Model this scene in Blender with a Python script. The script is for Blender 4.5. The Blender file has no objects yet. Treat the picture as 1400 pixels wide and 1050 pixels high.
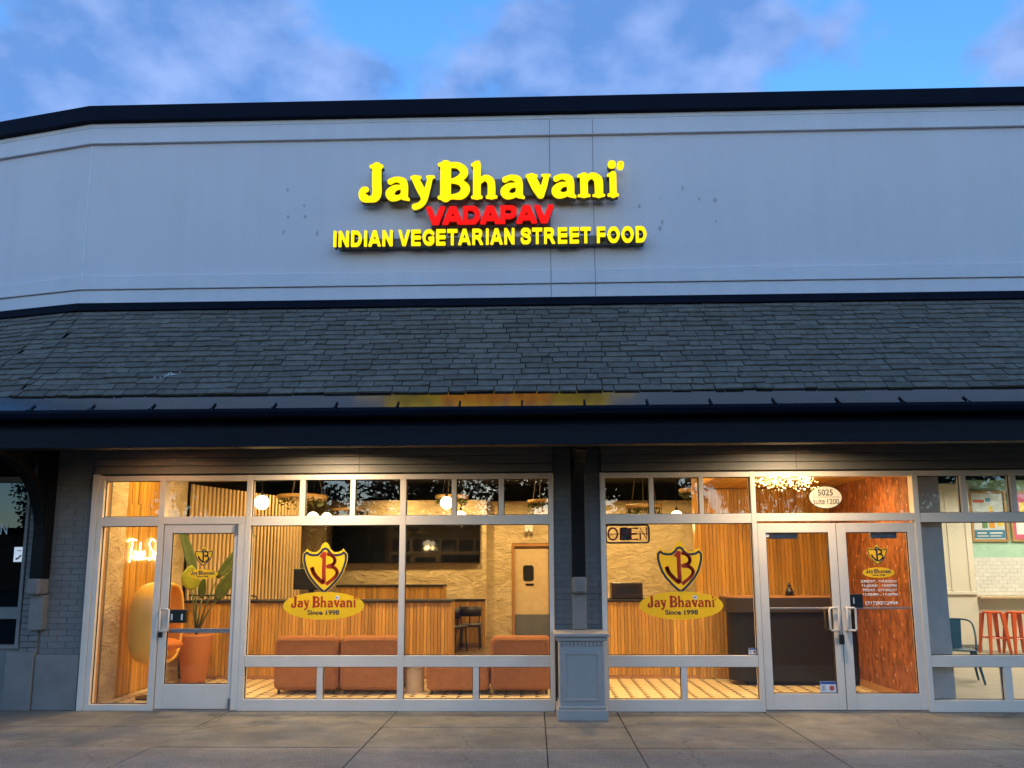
import bpy, bmesh, math, random
import numpy as np
from mathutils import Vector, Matrix
R_ = math.radians
random.seed(7)
scene = bpy.context.scene
COL = scene.collection

# ------------------------------------------------------------------ camera
cam_d = bpy.data.cameras.new('camera')
cam = bpy.data.objects.new('camera', cam_d); COL.objects.link(cam)
right = Vector((0.99957257, 0.0290365, -0.0034006)).normalized()
down = Vector((-0.00753212, 0.14338988, -0.98963762)).normalized()
fwd = Vector((-0.028248, 0.98924023, 0.1435473)).normalized()
m3 = Matrix((right, -down, -fwd)).transposed()
cam.matrix_world = Matrix.Translation((0, -9.14, 1.61)) @ m3.to_4x4()
cam_d.sensor_fit = 'HORIZONTAL'; cam_d.sensor_width = 36.0
cam_d.lens = 27.0; cam_d.shift_y = 0.0719
cam_d.clip_start = 0.05; cam_d.clip_end = 3000
scene.camera = cam

# ------------------------------------------------------------------ sky, sun, exposure
SUN_EL, SUN_AZ = 6.0, 180.0         # low, behind the camera (azimuth from +Y towards +X)
world = bpy.data.worlds.new('World'); scene.world = world; world.use_nodes = True
wn, wl = world.node_tree.nodes, world.node_tree.links
wn.clear()
def N(nodes, t, **kw):
    n = nodes.new(t)
    for k, v in kw.items(): setattr(n, k, v)
    return n
w_out = N(wn, 'ShaderNodeOutputWorld'); w_bg = N(wn, 'ShaderNodeBackground')
w_bg.inputs['Strength'].default_value = 0.15
sky = N(wn, 'ShaderNodeTexSky', sky_type='NISHITA'); sky.sun_disc = False
sky.sun_elevation = R_(SUN_EL); sky.sun_rotation = R_(SUN_AZ)
sky.ozone_density = 4.4; sky.dust_density = 0.3; sky.air_density = 1.0
wl.new(w_bg.outputs[0], w_out.inputs[0])
tc = N(wn, 'ShaderNodeTexCoord')
# clouds: noise over the whole dome, plus the banks that stand above the roof
mp = N(wn, 'ShaderNodeMapping'); mp.inputs['Scale'].default_value = (2.6, 2.6, 4.2); mp.inputs['Location'].default_value = (1.3, 4.1, 0.6)
wl.new(tc.outputs['Generated'], mp.inputs[0])
nz = N(wn, 'ShaderNodeTexNoise'); nz.inputs['Scale'].default_value = 2.2; nz.inputs['Detail'].default_value = 7; nz.inputs['Roughness'].default_value = 0.55
wl.new(mp.outputs[0], nz.inputs['Vector'])
def vmath(op, a=None, b=None):
    n = N(wn, 'ShaderNodeVectorMath', operation=op)
    for i, v in enumerate((a, b)):
        if v is None: continue
        if hasattr(v, 'links'): wl.new(v, n.inputs[i])
        else: n.inputs[i].default_value = v
    return n
def wm(op, a, b=None, c=None, clamp=False):
    n = N(wn, 'ShaderNodeMath', operation=op); n.use_clamp = clamp
    for i, v in enumerate((a, b, c)):
        if v is None: continue
        if hasattr(v, 'links'): wl.new(v, n.inputs[i])
        else: n.inputs[i].default_value = v
    return n.outputs[0]
def blob(az, el, ra, re):
    # a soft cloud bank centred on a compass bearing and a height above the horizon
    d = Vector((math.sin(R_(az)) * math.cos(R_(el)), math.cos(R_(az)) * math.cos(R_(el)), math.sin(R_(el))))
    s = vmath('SUBTRACT', tc.outputs['Generated'], tuple(d))
    t = vmath('MULTIPLY', s.outputs[0], (1 / ra, 1 / ra, 1 / re))
    l = vmath('LENGTH', t.outputs[0])
    return wm('SUBTRACT', 1.0, l.outputs['Value'], clamp=True)
CLOUDS = [(-26.0, 31.0, 0.26, 0.13), (-14.0, 29.0, 0.10, 0.065), (-33, 38, 0.28, 0.12), (3.0, 32.0, 0.20, 0.14), (13.0, 33.0, 0.13, 0.12), (36.0, 30.5, 0.10, 0.06)]
acc = None
for b in CLOUDS:
    o = blob(*b); acc = o if acc is None else wm('MAXIMUM', acc, o)
dens = wm('ADD', wm('MULTIPLY', nz.outputs['Fac'], 1.5), wm('MULTIPLY', acc, 0.75))
cr = N(wn, 'ShaderNodeValToRGB'); cr.color_ramp.elements[0].position = 0.80; cr.color_ramp.elements[1].position = 1.06
wl.new(dens, cr.inputs[0])
nz2 = N(wn, 'ShaderNodeTexNoise'); nz2.inputs['Scale'].default_value = 5.0; nz2.inputs['Detail'].default_value = 6
wl.new(mp.outputs[0], nz2.inputs['Vector'])
cc = N(wn, 'ShaderNodeValToRGB'); cc.color_ramp.elements[0].position = 0.36; cc.color_ramp.elements[1].position = 0.68
cc.color_ramp.elements[0].color = (0.20, 0.45, 1.15, 1); cc.color_ramp.elements[1].color = (0.52, 0.78, 1.52, 1)
wl.new(nz2.outputs['Fac'], cc.inputs[0])
hs = N(wn, 'ShaderNodeHueSaturation'); hs.inputs['Saturation'].default_value = 1.0; hs.inputs['Value'].default_value = 1.0
wl.new(sky.outputs[0], hs.inputs['Color'])
sdv = (math.sin(R_(SUN_AZ)) * math.cos(R_(SUN_EL)), math.cos(R_(SUN_AZ)) * math.cos(R_(SUN_EL)), math.sin(R_(SUN_EL)))
dt_ = vmath('DOT_PRODUCT', tc.outputs['Generated'], sdv)
sunside = wm('POWER', wm('MULTIPLY_ADD', dt_.outputs['Value'], 0.5, 0.5, clamp=True), 1.3)
warm = N(wn, 'ShaderNodeMix', data_type='RGBA'); warm.blend_type = 'MULTIPLY'
wl.new(sunside, warm.inputs['Factor']); wl.new(cc.outputs[0], warm.inputs['A']); warm.inputs['B'].default_value = (3.4, 2.1, 1.15, 1)
mx = N(wn, 'ShaderNodeMix', data_type='RGBA')
wl.new(wm('MULTIPLY', cr.outputs[0], 0.8), mx.inputs['Factor']); wl.new(hs.outputs[0], mx.inputs['A']); wl.new(warm.outputs['Result'], mx.inputs['B'])
wl.new(mx.outputs['Result'], w_bg.inputs['Color'])

sd = bpy.data.lights.new('sun', 'SUN'); sd.energy = 0.02; sd.angle = R_(20); sd.color = (1.0, 0.82, 0.65)
sun = bpy.data.objects.new('sun', sd); COL.objects.link(sun)
sdir = Vector((math.sin(R_(SUN_AZ)) * math.cos(R_(SUN_EL)), math.cos(R_(SUN_AZ)) * math.cos(R_(SUN_EL)), math.sin(R_(SUN_EL))))
sun.rotation_euler = (-sdir).to_track_quat('-Z', 'Y').to_euler()
sun.location = (0, 40, 30)

scene.render.engine = 'CYCLES'
scene.cycles.use_denoising = True
scene.cycles.max_bounces = 8; scene.cycles.transparent_max_bounces = 24
scene.cycles.sample_clamp_indirect = 6.0
scene.cycles.caustics_reflective = False; scene.cycles.caustics_refractive = False
vs = scene.view_settings
vs.view_transform = 'Standard'; vs.look = 'None'; vs.gamma = 1.0; vs.use_curve_mapping = False
vs.exposure = 2.0
KE = 0.25          # lamp scale that goes with this exposure

# ------------------------------------------------------------------ materials
MATS = {}
def mat(name, col, rough=0.6, col2=None, nscale=6.0, bump=0.0, bscale=40.0, metal=0.0, spec=0.5, stretch=(1, 1, 1), island=0.0, detail=5, coat=0.0):
    """Principled with noise between two colours, optional bump and per-piece brightness jitter."""
    if name in MATS: return MATS[name]
    m = bpy.data.materials.new(name); m.use_nodes = True
    n, l = m.node_tree.nodes, m.node_tree.links
    b = n['Principled BSDF']
    b.inputs['Roughness'].default_value = rough; b.inputs['Metallic'].default_value = metal
    b.inputs['Specular IOR Level'].default_value = spec; b.inputs['Coat Weight'].default_value = coat
    t = N(n, 'ShaderNodeTexCoord'); mpp = N(n, 'ShaderNodeMapping'); mpp.inputs['Scale'].default_value = stretch
    geo = N(n, 'ShaderNodeNewGeometry')
    l.new(geo.outputs['Position'], mpp.inputs[0])
    if col2 is None: col2 = tuple(c * 0.82 for c in col)
    nt = N(n, 'ShaderNodeTexNoise'); nt.inputs['Scale'].default_value = nscale; nt.inputs['Detail'].default_value = detail; nt.inputs['Roughness'].default_value = 0.6
    l.new(mpp.outputs[0], nt.inputs['Vector'])
    r = N(n, 'ShaderNodeValToRGB'); r.color_ramp.elements[0].position = 0.3; r.color_ramp.elements[1].position = 0.7
    r.color_ramp.elements[0].color = (*col2, 1); r.color_ramp.elements[1].color = (*col, 1)
    l.new(nt.outputs['Fac'], r.inputs[0]); out = r.outputs[0]
    if island:
        oi = N(n, 'ShaderNodeObjectInfo')
        a = N(n, 'ShaderNodeMath', operation='ADD'); l.new(geo.outputs['Random Per Island'], a.inputs[0]); l.new(oi.outputs['Random'], a.inputs[1])
        f = N(n, 'ShaderNodeMath', operation='FRACT'); l.new(a.outputs[0], f.inputs[0])
        mr = N(n, 'ShaderNodeMapRange'); mr.inputs['To Min'].default_value = 1 - island; mr.inputs['To Max'].default_value = 1 + island
        l.new(f.outputs[0], mr.inputs[0])
        h = N(n, 'ShaderNodeHueSaturation'); l.new(mr.outputs[0], h.inputs['Value']); l.new(out, h.inputs['Color']); out = h.outputs[0]
    l.new(out, b.inputs['Base Color'])
    if bump:
        nb = N(n, 'ShaderNodeTexNoise'); nb.inputs['Scale'].default_value = bscale; nb.inputs['Detail'].default_value = 6
        l.new(mpp.outputs[0], nb.inputs['Vector'])
        bp = N(n, 'ShaderNodeBump'); bp.inputs['Strength'].default_value = 0.6; bp.inputs['Distance'].default_value = bump
        l.new(nb.outputs['Fac'], bp.inputs['Height']); l.new(bp.outputs[0], b.inputs['Normal'])
    MATS[name] = m
    return m
def emit(name, col, s, base=None, rough=0.3):
    m = bpy.data.materials.new(name); m.use_nodes = True
    b = m.node_tree.nodes['Principled BSDF']
    b.inputs['Base Color'].default_value = (*(base or col), 1); b.inputs['Roughness'].default_value = rough; b.inputs['Specular IOR Level'].default_value = 0.08
    b.inputs['Emission Color'].default_value = (*col, 1); b.inputs['Emission Strength'].default_value = s * KE
    MATS[name] = m
    return m
def glass(name, tint=(1, 1, 1), boost=1.0):
    m = bpy.data.materials.new(name); m.use_nodes = True
    n, l = m.node_tree.nodes, m.node_tree.links
    n.clear()
    o = N(n, 'ShaderNodeOutputMaterial'); mixs = N(n, 'ShaderNodeMixShader')
    tr = N(n, 'ShaderNodeBsdfTransparent'); tr.inputs[0].default_value = (*tint, 1)
    gl = N(n, 'ShaderNodeBsdfGlossy'); gl.inputs['Roughness'].default_value = 0.003; gl.inputs[0].default_value = (1, 1, 1, 1)
    lw = N(n, 'ShaderNodeLayerWeight'); lw.inputs['Blend'].default_value = 0.5
    pw = N(n, 'ShaderNodeMath', operation='POWER'); l.new(lw.outputs['Facing'], pw.inputs[0]); pw.inputs[1].default_value = 5
    ma = N(n, 'ShaderNodeMath', operation='MULTIPLY_ADD'); l.new(pw.outputs[0], ma.inputs[0]); ma.inputs[1].default_value = 0.95; ma.inputs[2].default_value = 0.042 * boost
    l.new(ma.outputs[0], mixs.inputs[0]); l.new(tr.outputs[0], mixs.inputs[1]); l.new(gl.outputs[0], mixs.inputs[2])
    l.new(mixs.outputs[0], o.inputs[0])
    MATS[name] = m
    return m

def stucco_mat(name, c, streak):
    m = mat(name, c, 0.88, tuple(q*0.93 for q in c), 0.8, 0.005, 130, spec=0.2)
    n, l = m.node_tree.nodes, m.node_tree.links; b = n['Principled BSDF']
    src = b.inputs['Base Color'].links[0].from_socket
    g = N(n, 'ShaderNodeNewGeometry'); mp_ = N(n, 'ShaderNodeMapping'); mp_.inputs['Scale'].default_value = (3.2, 3.2, 0.22); l.new(g.outputs['Position'], mp_.inputs[0])
    t = N(n, 'ShaderNodeTexNoise'); t.inputs['Scale'].default_value = 1.7; t.inputs['Detail'].default_value = 6; l.new(mp_.outputs[0], t.inputs['Vector'])
    t2 = N(n, 'ShaderNodeTexNoise'); t2.inputs['Scale'].default_value = 45; t2.inputs['Detail'].default_value = 3; l.new(g.outputs['Position'], t2.inputs['Vector'])
    mr = N(n, 'ShaderNodeMapRange'); mr.inputs['From Min'].default_value = 0.35; mr.inputs['From Max'].default_value = 0.68; mr.inputs['To Min'].default_value = 1.0; mr.inputs['To Max'].default_value = 1.0 - streak; l.new(t.outputs['Fac'], mr.inputs[0])
    mr2 = N(n, 'ShaderNodeMapRange'); mr2.inputs['To Min'].default_value = 0.90; mr2.inputs['To Max'].default_value = 1.08; l.new(t2.outputs['Fac'], mr2.inputs[0])
    mu = N(n, 'ShaderNodeMath', operation='MULTIPLY'); l.new(mr.outputs[0], mu.inputs[0]); l.new(mr2.outputs[0], mu.inputs[1])
    h = N(n, 'ShaderNodeHueSaturation'); l.new(mu.outputs[0], h.inputs['Value']); l.new(src, h.inputs['Color']); l.new(h.outputs[0], b.inputs['Base Color'])
    return m
stucco = stucco_mat('grey_stucco', (0.71, 0.66, 0.685), 0.035)
stucco_lite = stucco_mat('grey_stucco_trim', (0.72, 0.68, 0.71), 0.04)
bead_m = mat('corner_bead', (0.80, 0.77, 0.79), 0.8)  # paler than the wall, painting in the highlight along the corner
coping = mat('navy_metal', (0.006, 0.009, 0.02), 0.6, (0.004, 0.006, 0.014), 3.0, 0.001, 60, spec=0.06)
apron_m = mat('apron_metal', (0.20, 0.19, 0.195), 0.15, (0.185, 0.175, 0.18), 2.0, 0.0002, 5, metal=1.0, spec=0.5)
beam_m = mat('beam_paint', (0.008, 0.010, 0.017), 0.6, (0.005, 0.006, 0.010), 4.0, 0.003, 25, stretch=(0.3, 1, 4), spec=0.15)
black_wood = mat('black_timber', (0.008, 0.008, 0.009), 0.6, (0.005, 0.005, 0.005), 5, 0.003, 30, stretch=(4, 4, 0.5), spec=0.15)
shingle_m = mat('asphalt_shingle', (0.19, 0.162, 0.134), 0.92, (0.115, 0.099, 0.082), 14, 0.004, 220, island=0.17, spec=0.2)
deck_m = mat('roof_deck', (0.012, 0.012, 0.013), 0.95, spec=0.1)
siding_m = mat('siding_paint', (0.22, 0.20, 0.165), 0.6, (0.175, 0.16, 0.132), 3, 0.002, 30, stretch=(0.3, 1, 3))
brick_m = mat('painted_brick', (0.19, 0.178, 0.165), 0.75, (0.15, 0.14, 0.13), 5, 0.004, 60, island=0.06)
pier_m = mat('pier_paint', (0.215, 0.20, 0.185), 0.7, (0.165, 0.153, 0.142), 4, 0.003, 40)
mortar_m = mat('painted_mortar', (0.155, 0.145, 0.135), 0.9)
trim_m = mat('painted_trim', (0.39, 0.35, 0.315), 0.6, (0.33, 0.298, 0.268), 4, 0.002, 35)
frame_m = mat('frame_aluminium', (0.74, 0.64, 0.53), 0.45, (0.67, 0.575, 0.475), 2.5, 0.0006, 90, spec=0.4)
door_m = mat('door_aluminium', (0.74, 0.63, 0.52), 0.42, (0.67, 0.57, 0.465), 3, 0.0006, 90, spec=0.4)
gasket = mat('black_rubber', (0.012, 0.012, 0.012), 0.6)
steel = mat('steel', (0.5, 0.5, 0.5), 0.3, metal=0.8)
grey_metal = mat('grey_metal', (0.16, 0.17, 0.19), 0.45, metal=0.3)
black_plastic = mat('black_plastic', (0.01, 0.01, 0.011), 0.35)
pane_m = glass('window_glass')
dark_pane = glass('dark_window_glass', (0.25, 0.26, 0.28), 1.2)
def concrete_mat(name, c, stain, speck, sscale):
    m = mat(name, c, 0.92, tuple(q*0.80 for q in c), 5.0, 0.006, 140, island=0.05, detail=8, spec=0.25)
    n, l = m.node_tree.nodes, m.node_tree.links; b = n['Principled BSDF']
    src = b.inputs['Base Color'].links[0].from_socket
    g = N(n, 'ShaderNodeNewGeometry'); val = None
    def rng(fac, a, b_, lo, hi):
        mr = N(n, 'ShaderNodeMapRange'); mr.inputs['From Min'].default_value = a; mr.inputs['From Max'].default_value = b_; mr.inputs['To Min'].default_value = lo; mr.inputs['To Max'].default_value = hi
        l.new(fac, mr.inputs[0]); return mr.outputs[0]
    def mul(a, b_):
        q = N(n, 'ShaderNodeMath', operation='MULTIPLY'); l.new(a, q.inputs[0]); l.new(b_, q.inputs[1]); return q.outputs[0]
    t = N(n, 'ShaderNodeTexNoise'); t.inputs['Scale'].default_value = 0.9; t.inputs['Detail'].default_value = 9; t.inputs['Roughness'].default_value = 0.7; l.new(g.outputs['Position'], t.inputs['Vector'])
    val = rng(t.outputs['Fac'], 0.42, 0.62, 1.0 - stain, 1.0)
    t = N(n, 'ShaderNodeTexNoise'); t.inputs['Scale'].default_value = sscale; t.inputs['Detail'].default_value = 2; l.new(g.outputs['Position'], t.inputs['Vector'])
    val = mul(val, rng(t.outputs['Fac'], 0.3, 0.7, 1.0 - speck, 1.0 + speck))
    v = N(n, 'ShaderNodeTexVoronoi'); v.inputs['Scale'].default_value = 2.3; l.new(g.outputs['Position'], v.inputs['Vector'])
    val = mul(val, rng(v.outputs['Distance'], 0.035, 0.06, 0.55, 1.0))          # gum and oil spots
    w = N(n, 'ShaderNodeTexVoronoi', feature='DISTANCE_TO_EDGE'); w.inputs['Scale'].default_value = 0.55
    wp = N(n, 'ShaderNodeTexNoise'); wp.inputs['Scale'].default_value = 3.0; wp.inputs['Detail'].default_value = 5; l.new(g.outputs['Position'], wp.inputs['Vector'])
    mxv = N(n, 'ShaderNodeMix', data_type='VECTOR'); mxv.inputs['Factor'].default_value = 0.25; l.new(g.outputs['Position'], mxv.inputs['A']); l.new(wp.outputs['Color'], mxv.inputs['B']); l.new(mxv.outputs['Result'], w.inputs['Vector'])
    val = mul(val, rng(w.outputs['Distance'], 0.0, 0.004, 0.62, 1.0))           # hairline cracks
    h = N(n, 'ShaderNodeHueSaturation'); l.new(val, h.inputs['Value']); l.new(src, h.inputs['Color']); l.new(h.outputs[0], b.inputs['Base Color'])
    return m
concrete = concrete_mat('concrete', (0.25, 0.236, 0.21), 0.34, 0.18, 60)
concrete2 = concrete_mat('rough_concrete', (0.275, 0.252, 0.226), 0.22, 0.34, 75)
joint_m = mat('joint_filler', (0.03, 0.027, 0.023), 0.95)
asphalt = mat('asphalt', (0.055, 0.055, 0.056), 0.95, (0.04, 0.04, 0.041), 20, 0.01, 90)
yellow_e = emit('yellow_face', (1.0, 0.73, 0.0), 1.4, (0.35, 0.25, 0.0))
red_e = emit('red_face', (1.0, 0.006, 0.001), 1.05, (0.25, 0.003, 0.002))
return_y = mat('letter_return', (0.16, 0.125, 0.012), 0.5)
return_r = mat('letter_return_red', (0.22, 0.02, 0.015), 0.5)
raceway_m = mat('raceway_metal', (0.15, 0.15, 0.155), 0.55)

# ------------------------------------------------------------------ mesh helpers
BASE = {}
class MB:
    def __init__(s): s.v = []; s.f = []
    def add(s, vs_, fs):
        o = len(s.v); s.v += [tuple(v) for v in vs_]; s.f += [tuple(i + o for i in f) for f in fs]; return s
    def box(s, x0, x1, y0, y1, z0, z1):
        return s.add([(x0,y0,z0),(x1,y0,z0),(x1,y1,z0),(x0,y1,z0),(x0,y0,z1),(x1,y0,z1),(x1,y1,z1),(x0,y1,z1)],
                     [(0,3,2,1),(4,5,6,7),(0,1,5,4),(1,2,6,5),(2,3,7,6),(3,0,4,7)])
    def hexa(s, p):
        return s.add(p, [(0,3,2,1),(4,5,6,7),(0,1,5,4),(1,2,6,5),(2,3,7,6),(3,0,4,7)])
    def tube(s, path, r, n=8, cap=True):
        path = [Vector(p) for p in path]; rs = r if isinstance(r, (list, tuple)) else [r] * len(path)
        o = len(s.v); up = None
        for i, p in enumerate(path):
            t = (path[min(i + 1, len(path) - 1)] - path[max(i - 1, 0)]).normalized()
            if up is None: up = t.orthogonal().normalized()
            a = (up - t * up.dot(t)).normalized(); b = t.cross(a); up = a
            for k in range(n):
                q = 2 * math.pi * k / n
                s.v.append(tuple(p + (a * math.cos(q) + b * math.sin(q)) * rs[i]))
        for i in range(len(path) - 1):
            for k in range(n):
                s.f.append((o + i*n + k, o + i*n + (k+1) % n, o + (i+1)*n + (k+1) % n, o + (i+1)*n + k))
        if cap:
            s.f.append(tuple(o + k for k in reversed(range(n)))); s.f.append(tuple(o + (len(path)-1)*n + k for k in range(n)))
        return s
    def lathe(s, prof, c=(0, 0, 0), n=24):
        o = len(s.v)
        for r, z in prof:
            for k in range(n):
                q = 2 * math.pi * k / n
                s.v.append((c[0] + r * math.cos(q), c[1] + r * math.sin(q), c[2] + z))
        for i in range(len(prof) - 1):
            for k in range(n):
                s.f.append((o + i*n + k, o + i*n + (k+1) % n, o + (i+1)*n + (k+1) % n, o + (i+1)*n + k))
        if prof[0][0] > 1e-5: s.f.append(tuple(o + k for k in reversed(range(n))))
        if prof[-1][0] > 1e-5: s.f.append(tuple(o + (len(prof)-1)*n + k for k in range(n)))
        return s
    def sphere(s, c, r, n=14, m=9, sq=(1, 1, 1)):
        prof = [(math.sin(math.pi * i / m), -math.cos(math.pi * i / m)) for i in range(m + 1)]
        o = len(s.v)
        for a, z in prof:
            for k in range(n):
                q = 2 * math.pi * k / n
                s.v.append((c[0] + r*sq[0]*a*math.cos(q), c[1] + r*sq[1]*a*math.sin(q), c[2] + r*sq[2]*z))
        for i in range(m):
            for k in range(n):
                s.f.append((o + i*n + k, o + i*n + (k+1) % n, o + (i+1)*n + (k+1) % n, o + (i+1)*n + k))
        return s
    def prism_xz(s, poly, y0, y1):
        """poly: (x, z) outline, extruded in y"""
        n = len(poly)
        s.add([(x, y0, z) for x, z in poly] + [(x, y1, z) for x, z in poly],
              [tuple(range(n)), tuple(reversed(range(n, 2*n)))] + [(i, i + n, (i+1) % n + n, (i+1) % n) for i in range(n)])
        return s
    def build(s, name, material, parent=None, bevel=0.0, smooth=False, seg=2):
        me = bpy.data.meshes.new(name)
        b = base_of(parent)
        me.from_pydata([(x - b[0], y - b[1], z - b[2]) for x, y, z in s.v], [], s.f)
        bm = bmesh.new(); bm.from_mesh(me)
        bmesh.ops.remove_doubles(bm, verts=bm.verts, dist=1e-6)
        bmesh.ops.recalc_face_normals(bm, faces=bm.faces); bm.to_mesh(me); bm.free()
        return link(name, me, material, parent, bevel, smooth, seg)
def base_of(p): return BASE.get(p.name, (0, 0, 0)) if p else (0, 0, 0)
def link(name, me, material, parent=None, bevel=0.0, smooth=False, seg=2):
    if material and not me.materials: me.materials.append(material)
    o = bpy.data.objects.new(name, me); COL.objects.link(o)
    if parent: o.parent = parent; BASE[o.name] = base_of(parent)
    if smooth:
        for p in me.polygons: p.use_smooth = True
    if bevel:
        md = o.modifiers.new('bevel', 'BEVEL'); md.width = bevel; md.segments = seg; md.limit_method = 'ANGLE'; md.angle_limit = R_(50)
    return o
def tag(o, label=None, cat=None, group=None, kind=None):
    if label: o['label'] = label
    if cat: o['category'] = cat
    if group: o['group'] = group
    if kind: o['kind'] = kind
    return o
def thing(name, loc, label, cat, group=None, rotz=0):
    o = bpy.data.objects.new(name, None); COL.objects.link(o); o.location = loc; o.rotation_euler.z = rotz
    o.empty_display_size = 0.2
    BASE[o.name] = tuple(loc) if not rotz else (0, 0, 0)
    return tag(o, label, cat, group)
def box(name, m, x0, x1, y0, y1, z0, z1, parent=None, bevel=0.0):
    return MB().box(min(x0,x1), max(x0,x1), min(y0,y1), max(y0,y1), min(z0,z1), max(z0,z1)).build(name, m, parent, bevel)
def copy_tree(o, parent=None):
    c = o.copy(); COL.objects.link(c); c.parent = parent
    for ch in o.children: copy_tree(ch, c)
    return c
def struct(o): o['kind'] = 'structure'; return o

# ---- lettering: outlines from thick strokes (for the serif name) and Blender's built-in face (for the rest)
def curve_mesh(loops, ext, bev):
    cu = bpy.data.curves.new('outline', 'CURVE'); cu.dimensions = '2D'; cu.fill_mode = 'BOTH'; cu.extrude = ext; cu.bevel_depth = bev; cu.bevel_resolution = 1
    for lp in loops:
        sp = cu.splines.new('POLY'); sp.points.add(len(lp) - 1)
        for i, (x, y) in enumerate(lp): sp.points[i].co = (x, y, 0, 1)
        sp.use_cyclic_u = True
    return to_mesh(cu)
def to_mesh(cu):
    ob = bpy.data.objects.new('tmp', cu); COL.objects.link(ob)
    dg = bpy.context.evaluated_depsgraph_get(); dg.update()
    me = bpy.data.meshes.new_from_object(ob.evaluated_get(dg))
    bpy.data.objects.remove(ob); bpy.data.curves.remove(cu)
    return me
def stand(me, M):
    """text lies in XY; stand it up facing -Y, then place it"""
    me.transform(M @ Matrix.Rotation(math.pi / 2, 4, 'X')); me.update(); return me
def text_mesh(body, size, ext=0.0, offset=0.0, bev=0.0, shear=0.0, align='LEFT', spacing=1.0):
    cu = bpy.data.curves.new('t', 'FONT'); cu.body = body; cu.size = size; cu.extrude = ext; cu.offset = offset; cu.bevel_depth = bev
    cu.shear = shear; cu.align_x = align; cu.space_character = spacing; cu.resolution_u = 4
    return to_mesh(cu)
def mesh_bounds(me):
    xs = [v.co.x for v in me.vertices]; ys = [v.co.y for v in me.vertices]
    return min(xs), max(xs), min(ys), max(ys)
def fit_text(body, x0, x1, z0, z1, y, ext=0.001, offset=0.0, bev=0.0):
    """one line of text fitted to a rectangle on a plane y = const"""
    me = text_mesh(body, 1.0, 0.0, offset)
    a, b, c, d = mesh_bounds(me)
    sx, sz = (x1 - x0) / (b - a), (z1 - z0) / (d - c)
    me.transform(Matrix.Diagonal((sx, sz, 1, 1)) @ Matrix.Translation((-a, -c, 0)))
    if ext:
        bm = bmesh.new(); bm.from_mesh(me)
        bmesh.ops.solidify(bm, geom=bm.faces[:], thickness=ext); bm.to_mesh(me); bm.free()
    return stand(me, Matrix.Translation((x0, y, z0)))
GLY = {  # strokes: lists of (x, y, radius), y downwards from the top, baseline at 470
 'J': [[(240,150,46),(243,300,47),(247,390,46),(230,438,42),(185,455,30),(128,438,42),(106,402,32),(122,368,32),(148,362,28)], [(188,146,20),(286,146,20)]],
 'a': [[(376,292,30),(430,272,27),(490,290,36),(508,335,38),(508,430,38)], [(490,345,20),(420,352,30),(375,400,44),(395,440,38),(450,444,26),(495,420,24)], [(505,440,28),(548,462,17)]],
 'y': [[(620,268,36),(660,350,40),(700,440,34)], [(590,257,18),(662,257,18)], [(752,268,26),(728,370,30),(700,470,32),(668,515,30),(622,532,32)], [(728,255,17),(782,255,17)]],
 'B': [[(910,150,54),(910,440,54)], [(852,140,20),(930,140,20)], [(852,450,20),(930,450,20)], [(920,148,28),(1020,150,32),(1078,205,42),(1058,258,36),(985,288,20),(930,292,20)], [(950,296,20),(1045,312,30),(1092,370,46),(1058,430,40),(980,444,26),(920,444,26)]],
 'h': [[(1212,150,42),(1212,435,42)], [(1164,148,16),(1228,128,20)], [(1168,453,17),(1256,453,17)], [(1235,310,24),(1290,272,30),(1340,300,40),(1352,350,42),(1352,435,42)], [(1308,453,17),(1398,453,17)]],
 'v': [[(330,277,44),(372,370,44),(408,440,36)], [(290,262,17),(372,262,17)], [(460,277,30),(436,370,32),(410,440,34)], [(425,258,15),(488,258,15)]],
 'n': [[(770,275,38),(770,440,38)], [(722,270,16),(785,256,17)], [(722,455,15),(815,455,15)], [(790,310,22),(838,268,30),(888,300,40),(898,350,42),(898,440,40)], [(850,455,15),(942,455,15)]],
 'i': [[(1012,270,42),(1012,440,42)], [(958,268,16),(1025,254,18)], [(960,453,17),(1060,453,17)], [(994,168,40),(1012,168,40)]],
}
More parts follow.
